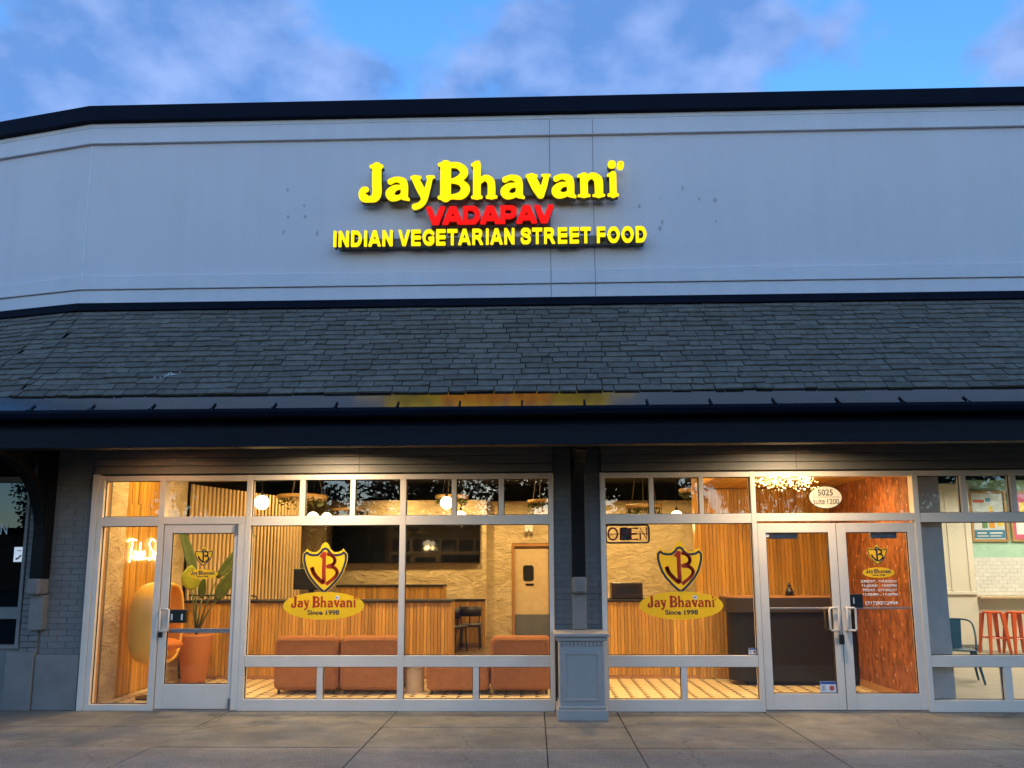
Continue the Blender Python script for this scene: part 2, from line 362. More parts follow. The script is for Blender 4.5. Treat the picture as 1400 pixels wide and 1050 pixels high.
def sdf_loops(strokes, h=4.0, k=9.0, grow=5.0, clip=None, straight=False):
    pts = [p for s in strokes for p in s]
    x0 = min(p[0]-p[2] for p in pts) - 12; x1 = max(p[0]+p[2] for p in pts) + 12
    y0 = min(p[1]-p[2] for p in pts) - 12; y1 = max(p[1]+p[2] for p in pts) + 12
    if clip: x0 = clip[0] - 3.3; x1 = clip[1] + 4; y0 = clip[2] - 3.3; y1 = clip[3] + 4
    xs = np.arange(x0, x1, h); ys = np.arange(y0, y1, h); X, Y = np.meshgrid(xs, ys)
    D = np.full(X.shape, 1e9)
    for s in strokes:
        q = []                                   # smooth the stroke with Catmull-Rom
        P = [s[0]] + list(s) + [s[-1]]
        for i in range(1, len(P) - 2):
            p0, p1, p2, p3 = (np.array(P[j], float) for j in (i-1, i, i+1, i+2))
            for t in (np.linspace(0, 1, 7)[:-1] if len(s) > 2 else (0.0,)):
                q.append(0.5*((2*p1)+(-p0+p2)*t+(2*p0-5*p1+4*p2-p3)*t*t+(-p0+3*p1-3*p2+p3)*t**3))
        q.append(np.array(s[-1], float))
        E = np.full(X.shape, 1e9)
        for a, b in zip(q[:-1], q[1:]):
            dx, dy = b[0]-a[0], b[1]-a[1]; L = dx*dx+dy*dy+1e-9
            t = np.clip(((X-a[0])*dx+(Y-a[1])*dy)/L, 0, 1)
            E = np.minimum(E, np.hypot(X-a[0]-t*dx, Y-a[1]-t*dy) - (a[2]+(b[2]-a[2])*t))
        hh = np.clip(0.5+0.5*(E-D)/k, 0, 1)
        D = E*(1-hh)+D*hh - k*hh*(1-hh)
    # marching squares
    seg = {}
    ny, nx = D.shape
    def ip(i, j, i2, j2):
        a, b = D[i, j], D[i2, j2]; t = a/(a-b)
        return (xs[j]+(xs[j2]-xs[j])*t, ys[i]+(ys[i2]-ys[i])*t)
    D = D + grow
    if clip:
        D = np.maximum(D, np.maximum(np.maximum(clip[0] - X, X - clip[1]), np.maximum(clip[2] - Y, Y - clip[3])))
    I = (D < 0)
    for i in range(ny-1):
        for j in range(nx-1):
            c = I[i,j]*1 + I[i,j+1]*2 + I[i+1,j+1]*4 + I[i+1,j]*8
            if c in (0, 15): continue
            e = {'t': ((i,j),(i,j+1)), 'r': ((i,j+1),(i+1,j+1)), 'b': ((i+1,j),(i+1,j+1)), 'l': ((i,j),(i+1,j))}
            tab = {1:['lt'],2:['tr'],3:['lr'],4:['rb'],5:['lb','tr'] if False else ['lt','rb'],6:['tb'],7:['lb'],8:['lb'],9:['tb'],10:['tr','lb'],11:['rb'],12:['lr'],13:['tr'],14:['lt']}
            for pr in tab[c]:
                a, b = e[pr[0]], e[pr[1]]
                seg.setdefault(a, []).append(b); seg.setdefault(b, []).append(a)
    loops = []; seen = set()
    for st in list(seg):
        if st in seen: continue
        lp = [st]; seen.add(st); cur = st
        while True:
            nx_ = [q for q in seg[cur] if q not in seen]
            if not nx_: break
            cur = nx_[0]; seen.add(cur); lp.append(cur)
        if len(lp) > 6:
            L = [ip(*a, *b) for a, b in lp]
            loops.append([((L[i-1][0]+2*L[i][0]+L[(i+1) % len(L)][0])/4, (L[i-1][1]+2*L[i][1]+L[(i+1) % len(L)][1])/4) for i in range(len(L))])
    return loops
LOOPS = {c: sdf_loops(s) for c, s in GLY.items()}
# the name, letter by letter: glyph, left edge and right edge in fractions of the whole width
NAME = [('J',.0,.0915),('a',.1024,.1945),('y',.1953,.2883),('B',.2994,.4212),('h',.4248,.5254),('a',.5365,.6285),('v',.6316,.7255),('a',.7287,.8216),('n',.8254,.9290),('i',.9370,.9800)]
SANS = {  # cap height 100, y up: width, strokes
 'I': (21, [[(10.5,-9),(10.5,109)]]), 'N': (80, [[(10.5,-9),(10.5,109)],[(69.5,-9),(69.5,109)],[(6,106),(74,-6)]]),
 'D': (84, [[(10.5,-9),(10.5,109)],[(10,90),(36,90),(58,82),(72,50),(58,18),(36,10),(10,10)]]),
 'A': (100, [[(8,-12),(50,106)],[(92,-12),(50,106)],[(26,31),(74,31)]]), 'V': (93, [[(8,112),(46.5,-4)],[(85,112),(46.5,-4)]]),
 'E': (72, [[(10.5,-9),(10.5,109)],[(10,90.5),(90,90.5)],[(10,51),(80,51)],[(10,9.5),(90,9.5)]]), 'F': (66, [[(10.5,-9),(10.5,109)],[(10,90.5),(90,90.5)],[(10,50),(62,50)]]),
 'G': (92, [[(80,76),(62,88),(46,90),(24,80),(11,50),(24,20),(48,10),(68,14),(81,26)],[(81.5,26),(81.5,46)],[(56,43),(92,43)]]),
 'T': (80, [[(40,-9),(40,92)],[(-10,90.5),(90,90.5)]]), 'R': (88, [[(10.5,-9),(10.5,109)],[(10,90),(44,90),(64,82),(66,68),(60,54),(42,48),(10,48)],[(42,46),(56,32),(78,-8)]]),
 'S': (80, [[(69,72),(60,86),(40,91),(20,86),(12,72),(22,60),(42,53),(60,46),(69,32),(60,14),(40,9),(20,13),(9,30)]]),
 'O': (96, [[(48,90),(70,82),(85,50),(70,18),(48,10),(26,18),(11,50),(26,82),(48,90)]]), 'P': (78, [[(10.5,-9),(10.5,109)],[(10,90),(42,90),(62,82),(67,66),(60,48),(42,40),(10,40)]]),
}
BEAR = {'A': 1.5, 'V': 1.5, 'T': 4, 'S': 5, 'O': 6, 'G': 6}
def sans_loops(c, hw):
    w, st_ = SANS[c]
    strokes = [[(x, 100 - y, hw) for x, y in S] for S in st_]
    return sdf_loops(strokes, h=2.0, k=0.6, grow=0.0, clip=(0, w, 0, 100), straight=True), w
def name_letter(c, w):
    """outline scaled to width w (metres), baseline at 0, cap height about w-independent 345 units"""
    lps = LOOPS[c]; xs = [p[0] for l in lps for p in l]
    return lps, min(xs), max(xs)
def name_line(x0, x1, zb, cap):
    """yield (char, loops in metres) for the whole serif name"""
    W = (x1 - x0) / 0.98; sz = cap / 350.0
    for c, a, b in NAME:
        lps, u0, u1 = name_letter(c, 1); sx = (b - a) * W / (u1 - u0)
        yield c, [[(x0 + a*W + (x - u0)*sx, zb + (470 - y)*sz) for x, y in l] for l in lps]

# ================================================================== GROUND
ground = struct(box('parking_lot', asphalt, -150, 150, -150, -4.26, -0.40, -0.15))
kerb = struct(box('kerb', concrete2, -30, 30, -4.25, -4.08, -0.14, 0.0, bevel=0.02))
earth = struct(box('ground', asphalt, -150, 150, -4.0, 150, -0.60, -0.16))
sidewalk = struct(box('sidewalk', joint_m, -30, 30, -4.07, 0.02, -0.15, -0.022))
JX = [-13.2, -11.2, -9.2, -7.3, -5.36, -3.53, -1.59, 0.10, 0.92, 2.58, 4.40, 6.3, 8.2, 10.2]
JY = [(-0.93, 0.015), (-1.85, -0.936), (-4.06, -1.856)]
for r_, (ya, yb) in enumerate(JY):
    for i in range(len(JX) - 1):
        g = 0.0045 if r_ < 2 else 0.004
        x0, x1 = JX[i] + g, JX[i+1] - g
        if x1 < -9 or x0 > 8: continue
        sl = MB().box(x0, x1, ya + 0.003, yb - 0.003, -0.03, random.uniform(-0.003, 0.001)).build('slab', concrete if r_ < 2 else concrete2, sidewalk, 0.006)

# ================================================================== BUILDING
bld = thing('shop_building', (0, 0, 0), 'long grey shopping strip building with shingled canopy and lit glass storefronts', 'building')
# left end of the parapet turns back behind the corner
cx, ux, uy = -5.70, -0.9765, 0.2155
def wall2(s, off=0.0):      # point along the turned wall, pushed out by off
    return (cx + ux*s - uy*off*1.0, 0 + uy*s + ux*off*1.0)
def strip(name, m, z0, z1, out, parent=bld, x_end=13.2, back=0.0, bevel=0.0, s_end=6.0):
    """a band that follows the wall: straight front plus the turned end"""
    mb = MB()
    k = math.tan(R_(6.2)) * out
    a = [(cx - k, -out), (x_end, -out), (x_end, 0.35), (cx + 0.03, 0.35)]
    mb.hexa([(a[0][0],a[0][1],z0),(a[1][0],a[1][1],z0),(a[2][0],a[2][1],z0),(a[3][0],a[3][1],z0),(a[0][0],a[0][1],z1),(a[1][0],a[1][1],z1),(a[2][0],a[2][1],z1),(a[3][0],a[3][1],z1)])
    p, q = wall2(s_end, out), wall2(s_end, -0.35)
    b = [p, (cx - k, -out), (cx + 0.03, 0.35), q]
    mb.hexa([(x, y, z0) for x, y in b] + [(x, y, z1) for x, y in b])
    return mb.build(name, m, parent, bevel)
strip('parapet_wall', stucco, 4.80, 7.34, 0.0)
strip('upper_band', stucco_lite, 7.08, 7.345, 0.045, bevel=0.006)
strip('upper_fillet', stucco_lite, 7.29, 7.35, 0.052, bevel=0.006)
strip('lower_band', stucco_lite, 5.108, 5.285, 0.045, bevel=0.006)
strip('base_band', stucco_lite, 4.80, 5.103, 0.018, bevel=0.004)
strip('parapet_coping', coping, 7.352, 7.565, 0.12, bevel=0.008)
strip('wall_flashing', coping, 4.825, 4.925, 0.06, bevel=0.006)
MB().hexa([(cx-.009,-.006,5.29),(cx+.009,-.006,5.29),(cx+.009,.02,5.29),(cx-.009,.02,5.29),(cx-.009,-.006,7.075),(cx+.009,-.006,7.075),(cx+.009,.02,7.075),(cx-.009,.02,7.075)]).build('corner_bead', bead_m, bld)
joint_grey = mat('joint_grey', (0.30, 0.28, 0.29), 0.9)
for x in (0.232, 0.779):      # control joints in the stucco
    box('control_joint', joint_grey, x - 0.0045, x + 0.0045, -0.003, 0.01, 5.29, 7.075, bld)
    box('control_joint', joint_grey, x - 0.0045, x + 0.0045, -0.048, -0.01, 7.085, 7.285, bld)
    box('control_joint', joint_grey, x - 0.0045, x + 0.0045, -0.048, -0.01, 5.112, 5.28, bld)
    box('control_joint', joint_grey, x - 0.0045, x + 0.0045, -0.021, -0.005, 4.93, 5.1, bld)
# old screw holes and patches where an earlier sign hung
patch_m = mat('patch_filler', (0.50, 0.47, 0.49), 0.95, nscale=30, bump=0.004, bscale=90)
for px in [(-3.12,6.42),(-3.2,6.1),(-3.1,6.05),(-2.9,6.2),(-2.88,6.05),(-3.15,5.85),(-2.72,5.82),(1.62,6.22),(1.4,5.98),(1.35,6.12),(1.63,5.9),(2.1,6.2),(2.3,6.18),(1.9,6.35),(1.6,5.82),(2.3,5.9)]:
    MB().sphere((px[0], 0.0, px[1]), 0.019 * random.uniform(0.4, 1.25), 7, 5, (random.uniform(0.7, 1.3), 0.3, random.uniform(0.8, 2.2))).build('wall_patch', patch_m, bld)

# ---- canopy roof
RT = (0.0, 4.83); RB = (-1.25, 3.455)
roof = box('canopy_roof', deck_m, 0, 0.01, 0.0, 0.01, 3.5, 3.51, bld)   # replaced below by the deck
me = bpy.data.meshes.new('roof_deck')
top = [(13.2, -0.02), (-5.66, -0.02), (-5.87, 0.03), wall2(6, 0.02)]
bot = [(13.2, -1.25), (-5.50, -1.25), (-6.12, -1.2), wall2(6, 1.27)]
vv = []
for (a, b) in zip(top, bot):
    vv += [(a[0], a[1], 4.80), (b[0], b[1], 3.425), (a[0], a[1], 4.70), (b[0], b[1], 3.33)]
ff = []
for i in range(3):
    o = i*4; n_ = o + 4
    ff += [(o, o+1, n_+1, n_), (o+2, n_+2, n_+3, o+3), (o+1, o+3, n_+3, n_+1), (o, n_, n_+2, o+2)]
me.from_pydata(vv, [], ff); me.materials.append(deck_m); roof.data = me
SH_MESH = {}
def shingle_mesh(w):
    w = round(w / 0.03) * 0.03
    if w not in SH_MESH:
        me = bpy.data.meshes.new('shingle')
        L = 0.135 + random.uniform(-0.008, 0.008); t = random.uniform(0.015, 0.023); hw = w/2 - 0.005
        j = random.uniform(-0.009, 0.009)
        mb = MB(); mb.hexa([(-hw, -L, 0.0), (hw, -L + j, 0.0), (hw, 0, -0.004), (-hw, 0, -0.004), (-hw, -L, t), (hw, -L + j, t), (hw, 0, 0.0), (-hw, 0, 0.0)])
        me.from_pydata(mb.v, [], mb.f); me.materials.append(shingle_m); SH_MESH[w] = me
    return SH_MESH[w], w
rows = 17
planes = [((-5.645, 0.0), (13.2, 0.0), (-5.50, -1.25), (13.2, -1.25)),
          ((-5.86, 0.03), (-5.655, 0.0), (-6.12, -1.2), (-5.51, -1.25)),
          (wall2(4.5, 0.0), (-5.87, 0.03), wall2(4.5, 1.25), (-6.13, -1.2))]
field = MB(); pieces = []
for pi, (tl, tr_, bl, br) in enumerate(planes):
    T0, T1 = Vector((*tl, 4.83)), Vector((*tr_, 4.83)); B0, B1 = Vector((*bl, 3.455)), Vector((*br, 3.455))
    nrm = (B1 - B0).cross(T0 - B0).normalized()
    if nrm.z < 0: nrm = -nrm
    for r_ in range(rows):
        f = (r_ + 1) / rows
        A, Bq = T0.lerp(B0, f), T1.lerp(B1, f)
        along = (Bq - A); Ltot = along.length; along.normalize()
        upv = nrm.cross(along).normalized()
        if upv.z < 0: upv = -upv
        x = -random.uniform(0, 0.3)
        while x < Ltot:
            w = random.choice((0.12, 0.18, 0.21, 0.24, 0.27, 0.3, 0.33, 0.36))
            a0, a1 = max(x, 0), min(x + w, Ltot)
            x += w
            if a1 - a0 < 0.04: continue
            P = A + along * ((a0 + a1)/2) + nrm * (0.004 + random.uniform(0, 0.006)) + upv * random.uniform(-0.009 + 0.12, 0.009 + 0.12)
            rot = Matrix((along, upv, nrm)).transposed().to_4x4()
            M = Matrix.Translation(P) @ rot @ Matrix.Rotation(R_(random.uniform(-1, 1) * 0.6), 4, 'Z')
            pieces.append((pi, r_, P, M, a1 - a0, abs(a0 - x + w) < 1e-6 and abs(a1 - x) < 1e-6))
ranked = sorted([i for i, p in enumerate(pieces) if p[0] == 0 and p[5] and abs(p[2].x) < 5.6 - 0.0 and p[4] > 0.17], key=lambda i: -pieces[i][1])[:290]
rset = set(ranked)
for i, (pi, r_, P, M, w, full) in enumerate(pieces):
    if i in rset:
        me, wq = shingle_mesh(w); o = bpy.data.objects.new('shingle', me); COL.objects.link(o); o.parent = roof; o.matrix_local = M
    else:
        hw = w/2 - 0.005; L = 0.135 + random.uniform(-0.010, 0.010); t = random.uniform(0.014, 0.024); j = random.uniform(-0.009, 0.009)
        field.hexa([M @ Vector(q) for q in [(-hw,-L,0),(hw,-L+j,0),(hw,0,-0.004),(-hw,0,-0.004),(-hw,-L,t),(hw,-L+j,t),(hw,0,0),(-hw,0,0)]])
fm = bpy.data.meshes.new('shingle_field'); fm.from_pydata(field.v, [], field.f)
fo = link('shingle_field', fm, shingle_m, roof); fo['kind'] = 'stuff'
# pale droppings on the shingles
spl = MB()
for k in range(46):
    a = random.gauss(0, 1); b = random.gauss(0, 1)
    t = 0.81 + b*0.012 - a*0.012
    P = Vector((-4.02 + a*0.055, RB[0]*t, 4.83 + (3.455 - 4.83)*t)) + Vector((0, -0.74, 0.67)) * 0.022
    spl.sphere(P, random.uniform(0.004, 0.011), 6, 4, (1, 0.6, 0.6))
so = spl.build('dropping_stain', mat('white_stain', (0.75, 0.76, 0.78), 0.8), roof); so['kind'] = 'stuff'
# apron, gutter, beam
E0 = -13.0
ap = MB(); ap.hexa([(E0,-1.505,3.225),(13.2,-1.505,3.225),(13.2,-1.2,3.47),(E0,-1.2,3.47),(E0,-1.51,3.248),(13.2,-1.51,3.248),(13.2,-1.2,3.50),(E0,-1.2,3.50)])
ap.build('eave_apron', apron_m, bld)
gut = MB()
gp = [(y + 0.115, z + 0.022) for y, z in [(-1.615,3.215),(-1.615,3.12),(-1.66,3.105),(-1.73,3.12),(-1.755,3.165),(-1.75,3.185),(-1.74,3.18),(-1.742,3.165),(-1.72,3.128),(-1.66,3.115),(-1.625,3.125),(-1.625,3.215)]]
n_ = len(gp)
gut.add([(E0, y, z) for y, z in gp] + [(13.2, y, z) for y, z in gp], [tuple(reversed(range(n_))), tuple(range(n_, 2*n_))] + [(i, (i+1) % n_, (i+1) % n_ + n_, i + n_) for i in range(n_)])
go = gut.build('gutter', coping, bld)
x = -7.1
while x < 13:
    sp_ = MB(); w_ = 0.010
    for (ya, za), (yb, zb) in (((-1.640, 3.206), (-1.512, 3.262)), ((-1.512, 3.262), (-1.435, 3.322))):
        sp_.hexa([(x-w_,ya,za-.004),(x+w_,ya,za-.004),(x+w_,yb,zb-.004),(x-w_,yb,zb-.004),(x-w_,ya,za),(x+w_,ya,za),(x+w_,yb,zb),(x-w_,yb,zb)])
    sp_.build('gutter_strap', coping, go)
    x += 0.635
box('eave_board', coping, E0, 13.2, -1.43, -1.38, 3.05, 3.26, bld)
box('fascia_beam', beam_m, E0, 13.2, -1.48, -1.33, 2.855, 3.062, bld, 0.006)
soff = mat('soffit_paint', (0.22, 0.21, 0.19), 0.7)
box('soffit', soff, E0, 13.2, -1.325, -0.06, 3.07, 3.11, bld)
# lettered debris on the apron: leaf bits
deb = MB()
for k in range(70):
    x = random.uniform(-5.2, 5.0); t = random.random()**2
    deb.sphere((x, -1.50 + 0.25*t, 3.256 + 0.205*t), random.uniform(0.003, 0.008), 5, 4, (1.6, 1, 0.5))
do = deb.build('leaf_litter', mat('litter', (0.35, 0.34, 0.31), 0.9), bld); do['kind'] = 'stuff'

# ---- wall above the glass: lap siding boards
z = 2.762
SB = [2.762, 2.862, 2.962, 3.066]
for za, zb in zip(SB[:-1], SB[1:]):
    for xa, xb in ((-5.32, -2.1), (-2.096, 0.22), (0.80, 3.1), (3.104, 6.2), (6.204, 9.1), (9.104, 13.2)):
        MB().hexa([(xa,-0.055,za),(xb,-0.055,za),(xb,0.02,za),(xa,0.02,za),(xa,-0.038,zb-.006),(xb,-0.038,zb-.006),(xb,0.02,zb-.006),(xa,0.02,zb-.006)]).build('siding_board', siding_m, bld, 0.002)
box('header_backing', siding_m, -5.32, 13.2, 0.021, 0.12, 2.745, 3.8, bld)
# ---- brick piers
def bricks(name, x0, x1, z0, z1, y0, parent=bld):
    mb = MB(); z = z0; r_ = 0
    while z < z1 - 0.03:
        x = x0 - (0.105 if r_ % 2 else 0.0)
        while x < x1:
            a, b = max(x, x0), min(x + 0.203, x1)
            if b - a > 0.02: mb.box(a, b, y0 - random.uniform(0.0, 0.003), y0 + 0.05, z, min(z + 0.064, z1))
            x += 0.210
        z += 0.0715; r_ += 1
    o = mb.build(name, brick_m, parent); o['kind'] = 'stuff'; return o
box('pier_core', mortar_m, -6.085, -5.335, 0.005, 0.40, 0.0, 3.8, bld)
box('upper_wall', black_wood, -13.0, -6.09, 0.0, 0.3, 2.745, 3.8, bld)
bricks('brick_courses', -5.86, -5.34, 0.635, 3.06, 0.0)
bricks('brick_courses', -6.08, -5.875, 0.0, 3.06, -0.03)
box('pier_base_panel', pier_m, -5.87, -5.345, -0.05, 0.011, 0.0, 0.63, bld, 0.008)
box('pier_base_panel', pier_m, -6.21, -5.875, -0.075, 0.0, 0.0, 0.66, bld, 0.008)
box('pier_core', mortar_m, 0.232, 0.788, 0.005, 0.25, 0.0, 3.8, bld)
bricks('brick_courses', 0.234, 0.786, 0.9, 3.06, 0.0)
# pedestal in front of the middle pier
ped = box('pedestal', trim_m, 0.262, 0.748, -0.57, 0.0, 0.0, 0.83, bld, 0.006)
box('plinth', trim_m, 0.232, 0.778, -0.605, 0.0, 0.0, 0.115, ped, 0.008)
box('plinth', trim_m, 0.248, 0.762, -0.588, 0.0, 0.116, 0.15, ped, 0.01)
box('cap', trim_m, 0.205, 0.805, -0.63, 0.0, 0.878, 0.915, ped, 0.01)
box('cap', trim_m, 0.228, 0.782, -0.60, 0.0, 0.832, 0.877, ped, 0.012)
for k in range(12):
    x = 0.262 + k*0.0415
    box('dentil', trim_m, x, x + 0.026, -0.589, -0.571, 0.785, 0.828, ped, 0.003)
for a in ((0.305,0.333,0.20,0.715),(0.677,0.705,0.20,0.715),(0.334,0.676,0.20,0.228),(0.334,0.676,0.687,0.715)):
    box('panel_moulding', trim_m, a[0], a[1], -0.582, -0.5705, a[2], a[3], ped, 0.004)
# ---- timber brackets
def bracket(x, zb, name, label):
    w = 0.075
    b = box(name, black_wood, x - w, x + w, -0.16, 0.0, zb, 3.06, bld, 0.008)
    b['label'] = label
    pts = []
    for k in range(11):
        a = R_(90 * k / 10)
        pts.append((x, -0.12 - 0.92 * (1 - math.cos(a)), 2.02 + 0.9 * math.sin(a)))
    mb = MB()
    for p, q in zip(pts[:-1], pts[1:]):
        d = Vector(q) - Vector(p); nn = Vector((0, -d.z, d.y)).normalized() * 0.05
        hx = w * 0.8
        P, Q = Vector(p), Vector(q); X = Vector((hx, 0, 0))
        mb.hexa([P - X - nn, P + X - nn, P + X + nn, P - X + nn, Q - X - nn, Q + X - nn, Q + X + nn, Q - X + nn])
    mb.build('brace', black_wood, b)
    box('arm', black_wood, x - w*0.95, x + w*0.95, -1.325, -0.161, 2.89, 3.06, b, 0.008)
    c = MB()
    c.prism_xz([(0, 0)], 0, 0) if False else None
    box('foot_block', pier_m, x - 0.082, x + 0.082, -0.21, 0.0, zb - 0.19, zb - 0.002, b, 0.03)
    box('foot_panel', pier_m, x - 0.082, x + 0.082, -0.10, 0.0, zb - 0.60, zb - 0.195, b, 0.006)
    return b
bracket(0.515, 1.52, 'bracket', 'black timber bracket above the grey pedestal')
bracket(-5.875, 1.52, 'bracket', 'black timber bracket on the brick pier')
rg = MB(); rg.tube([(0.53 + 0.055*math.cos(t/16*2*math.pi), -0.30, 2.66 + 0.055*math.sin(t/16*2*math.pi)) for t in range(17)], 0.006, 6, False)
lamp_root = thing('dome_fixture', (0.53, -0.3, 2.65), 'small dark dome fixture with a shiny rim on the middle bracket', 'fixture')
rg.build('rim', steel, lamp_root)
MB().sphere((0.53, -0.30, 2.67), 0.052, 14, 8).build('dome', black_plastic, lamp_root, smooth=True)
box('mount', black_plastic, 0.49, 0.57, -0.34, -0.18, 2.715, 2.76, lamp_root, 0.006)

# ---- storefront glazing
def window(name, label, x0, x1, spec, frame_top=2.742, zbot=0.0, rails=(), vert=(), tverts=(), bverts=(), glass_rows=(), m=frame_m, bottom_h=0.131, pm=pane_m):
    w = MB().box(x0 - 0.062, x0, -0.05, 0.06, zbot, frame_top).box(x1, x1 + spec, -0.05, 0.06, zbot, frame_top)
    w.box(x0 + .0005, x1 - .0005, -0.046, 0.056, 2.68, frame_top - 0.002).box(x0 + .0005, x1 - .0005, -0.048, 0.056, zbot, bottom_h)
    o = w.build(name, m, bld, 0.003); o['label'] = label
    for a, b in rails: box('rail', m, x0 + .001, x1 - .001, -0.044, 0.054, a, b, o, 0.003)
    for a, b in vert: box('mullion', m, a, b, -0.047, 0.057, bottom_h + .001, 2.679, o, 0.003)
    for a, b in tverts: box('mullion', m, a, b, -0.040, 0.045, 2.246, 2.679, o, 0.003)
    for a, b in bverts: box('mullion', m, a, b, -0.040, 0.045, bottom_h + .001, 0.492, o, 0.003)
    for za, zb, cuts in glass_rows:
        xs = [x0] + [c for ab in sorted(cuts) for c in ab] + [x1]
        for i in range(0, len(xs), 2):
            a, b = xs[i], xs[i+1]
            box('pane', pm, a + .001, b - .001, 0.004, 0.010, za + .001, zb - .001, o)
            g = MB()   # dark gasket line round the pane
            t = 0.008
            g.box(a, b, -0.006, 0.003, zb - t, zb - .0005).box(a, b, -0.006, 0.003, za + .0005, za + t).box(a + .0005, a + t, -0.006, 0.003, za + t, zb - t).box(b - t, b - .0005, -0.006, 0.003, za + t, zb - t)
            g.build('gasket', gasket, o)
    return o
vL = [(-1.596, -1.526)]; tL = [(-2.808, -2.746), (-2.197, -2.139), (-0.981, -0.924), (-0.42, -0.359)]; bL = [(-2.532, -2.463), (-0.718, -0.65)]
window('shop_window', 'wide window with the shield logo and sofas behind it', -3.385, 0.174, 0.05, rails=((2.134, 2.245), (0.493, 0.621)), vert=vL, tverts=tL, bverts=bL,
       glass_rows=((2.245, 2.68, tL + vL), (0.621, 2.134, vL), (0.131, 0.493, bL + vL)))
tR = [(1.363, 1.415), (1.95, 2.001)]; bR = [(1.668, 1.735)]
window('shop_window', 'window with the unlit OPEN sign', 0.842, 2.552, 0.055, rails=((2.134, 2.245), (0.493, 0.621)), tverts=tR, bverts=bR,
       glass_rows=((2.245, 2.68, tR), (0.621, 2.134, []), (0.131, 0.493, bR)))
tS = [(4.995, 5.063), (5.569, 5.636), (6.14, 6.2), (7.27, 7.33), (7.84, 7.90), (8.41, 8.47)]; bS = [(5.295, 5.385), (7.66, 7.74)]; vS = [(6.70, 6.77)]
window('shop_window', 'window of the neighbouring mint green cafe', 4.496, 9.0, 0.06, rails=((2.134, 2.245), (0.493, 0.621)), vert=vS, tverts=tS, bverts=bS,
       glass_rows=((2.245, 2.68, tS + vS), (0.621, 2.134, vS), (0.131, 0.493, bS + vS)))
window('side_light', 'narrow window beside the single door', -5.19, -4.507, 0.07, rails=((2.134, 2.245),), bottom_h=0.07,
       glass_rows=((2.245, 2.68, []), (0.07, 2.134, [])))
box('pier_core', pier_m, 9.062, 13.2, 0.0, 0.30, 0.0, 3.8, bld)
box('outer_trim', frame_m, -5.33, -5.255, -0.06, 0.02, 0.0, 2.76, bld, 0.004)
def transom(x0, x1):
    w = MB().box(x0, x1, -0.046, 0.056, 2.68, 2.74).box(x0, x1, -0.044, 0.054, 2.155, 2.245)
    o = w.build('door_transom', frame_m, bld, 0.003)
    box('pane', pane_m, x0 + .001, x1 - .001, 0.004, 0.010, 2.246, 2.679, o)
transom(-4.435, -3.449); transom(2.609, 4.432)
box('threshold', steel, -4.43, -3.45, -0.06, 0.06, 0.0, 0.012, bld); box('threshold', steel, 2.61, 4.43, -0.06, 0.06, 0.0, 0.012, bld)
box('door_post', frame_m, -3.530, -3.4485, -0.0445, 0.0545, 0.0, 2.154, bld)
def door(name, label, x0, x1, z1, gx0, gx1, gz0, gz1, hx, hdir, bar, closer):
    o = MB().box(x0, gx0, -0.03, 0.03, 0.018, z1).box(gx1, x1, -0.03, 0.03, 0.018, z1).box(gx0 + .0005, gx1 - .0005, -0.029, 0.029, gz1, z1 - .0005).box(gx0 + .0005, gx1 - .0005, -0.029, 0.029, 0.0185, gz0).build(name, door_m, bld, 0.003)
    o['label'] = label
    box('pane', pane_m, gx0 + .001, gx1 - .001, 0.002, 0.008, gz0 + .001, gz1 - .001, o)
    g = MB(); t = 0.009
    g.box(gx0, gx1, -0.012, 0.001, gz1 - t, gz1 - .0005).box(gx0, gx1, -0.012, 0.001, gz0 + .0005, gz0 + t).box(gx0 + .0005, gx0 + t, -0.012, 0.001, gz0 + t, gz1 - t).box(gx1 - t, gx1 - .0005, -0.012, 0.001, gz0 + t, gz1 - t)
    g.build('gasket', gasket, o)
    box('push_bar', steel, gx0, gx1, 0.03, 0.055, bar[0], bar[1], o, 0.004)
    hz0, hz1 = 0.90, 1.16
    h = MB().tube([(hx, -0.03, hz0), (hx, -0.065, hz0), (hx, -0.078, hz0 + 0.013), (hx, -0.078, hz1 - 0.013), (hx, -0.065, hz1), (hx, -0.03, hz1)], 0.0125, 10)
    h.v = [(hx + (y + 0.03) * -hdir * 0.9 if abs(y + 0.03) > 1e-6 else x, y, z) for x, y, z in h.v] if False else h.v
    h.build('pull_handle', door_m, o, smooth=True)
    # the pulls are offset loops: an arm to the glass side
    MB().tube([(hx, -0.07, hz0 + .004), (hx + hdir*0.085, -0.07, hz0 + .004), (hx + hdir*0.10, -0.07, hz0 + 0.02), (hx + hdir*0.10, -0.07, hz1 - 0.02), (hx + hdir*0.085, -0.07, hz1 - .004), (hx, -0.07, hz1 - .004)], 0.0125, 10).build('pull_handle', door_m, o, smooth=True)
    if closer: box('closer', grey_metal, closer[0], closer[1], 0.035, 0.09, gz1 - 0.07, gz1 - 0.005, o, 0.005)
    return o
dl = door('single_door', 'single glazed door with the black lock box', -4.428, -3.536, 2.15, -4.335, -3.582, 0.296, 2.048, -4.40, 1, (0.875, 0.925), None)
box('lock_cylinder', black_plastic, -4.418, -4.375, -0.06, -0.03, 0.83, 0.90, dl, 0.008)
kb = box('lock_box', black_plastic, -4.325, -4.105, -0.05, 0.02, 0.995, 1.15, dl, 0.01)
for xk in (-4.28, -4.16): box('tag_mark', mat('white_mark', (0.7, 0.7, 0.7), 0.6), xk, xk + 0.02, -0.053, -0.050, 1.03, 1.10, kb)
MB().tube([(-3.552, -0.045, 2.03), (-3.552, -0.045, 2.15)], 0.016, 10).build('hinge', grey_metal, dl); MB().tube([(-3.545, -0.045, 0.02), (-3.545, -0.045, 0.14)], 0.014, 10).build('hinge', grey_metal, dl)
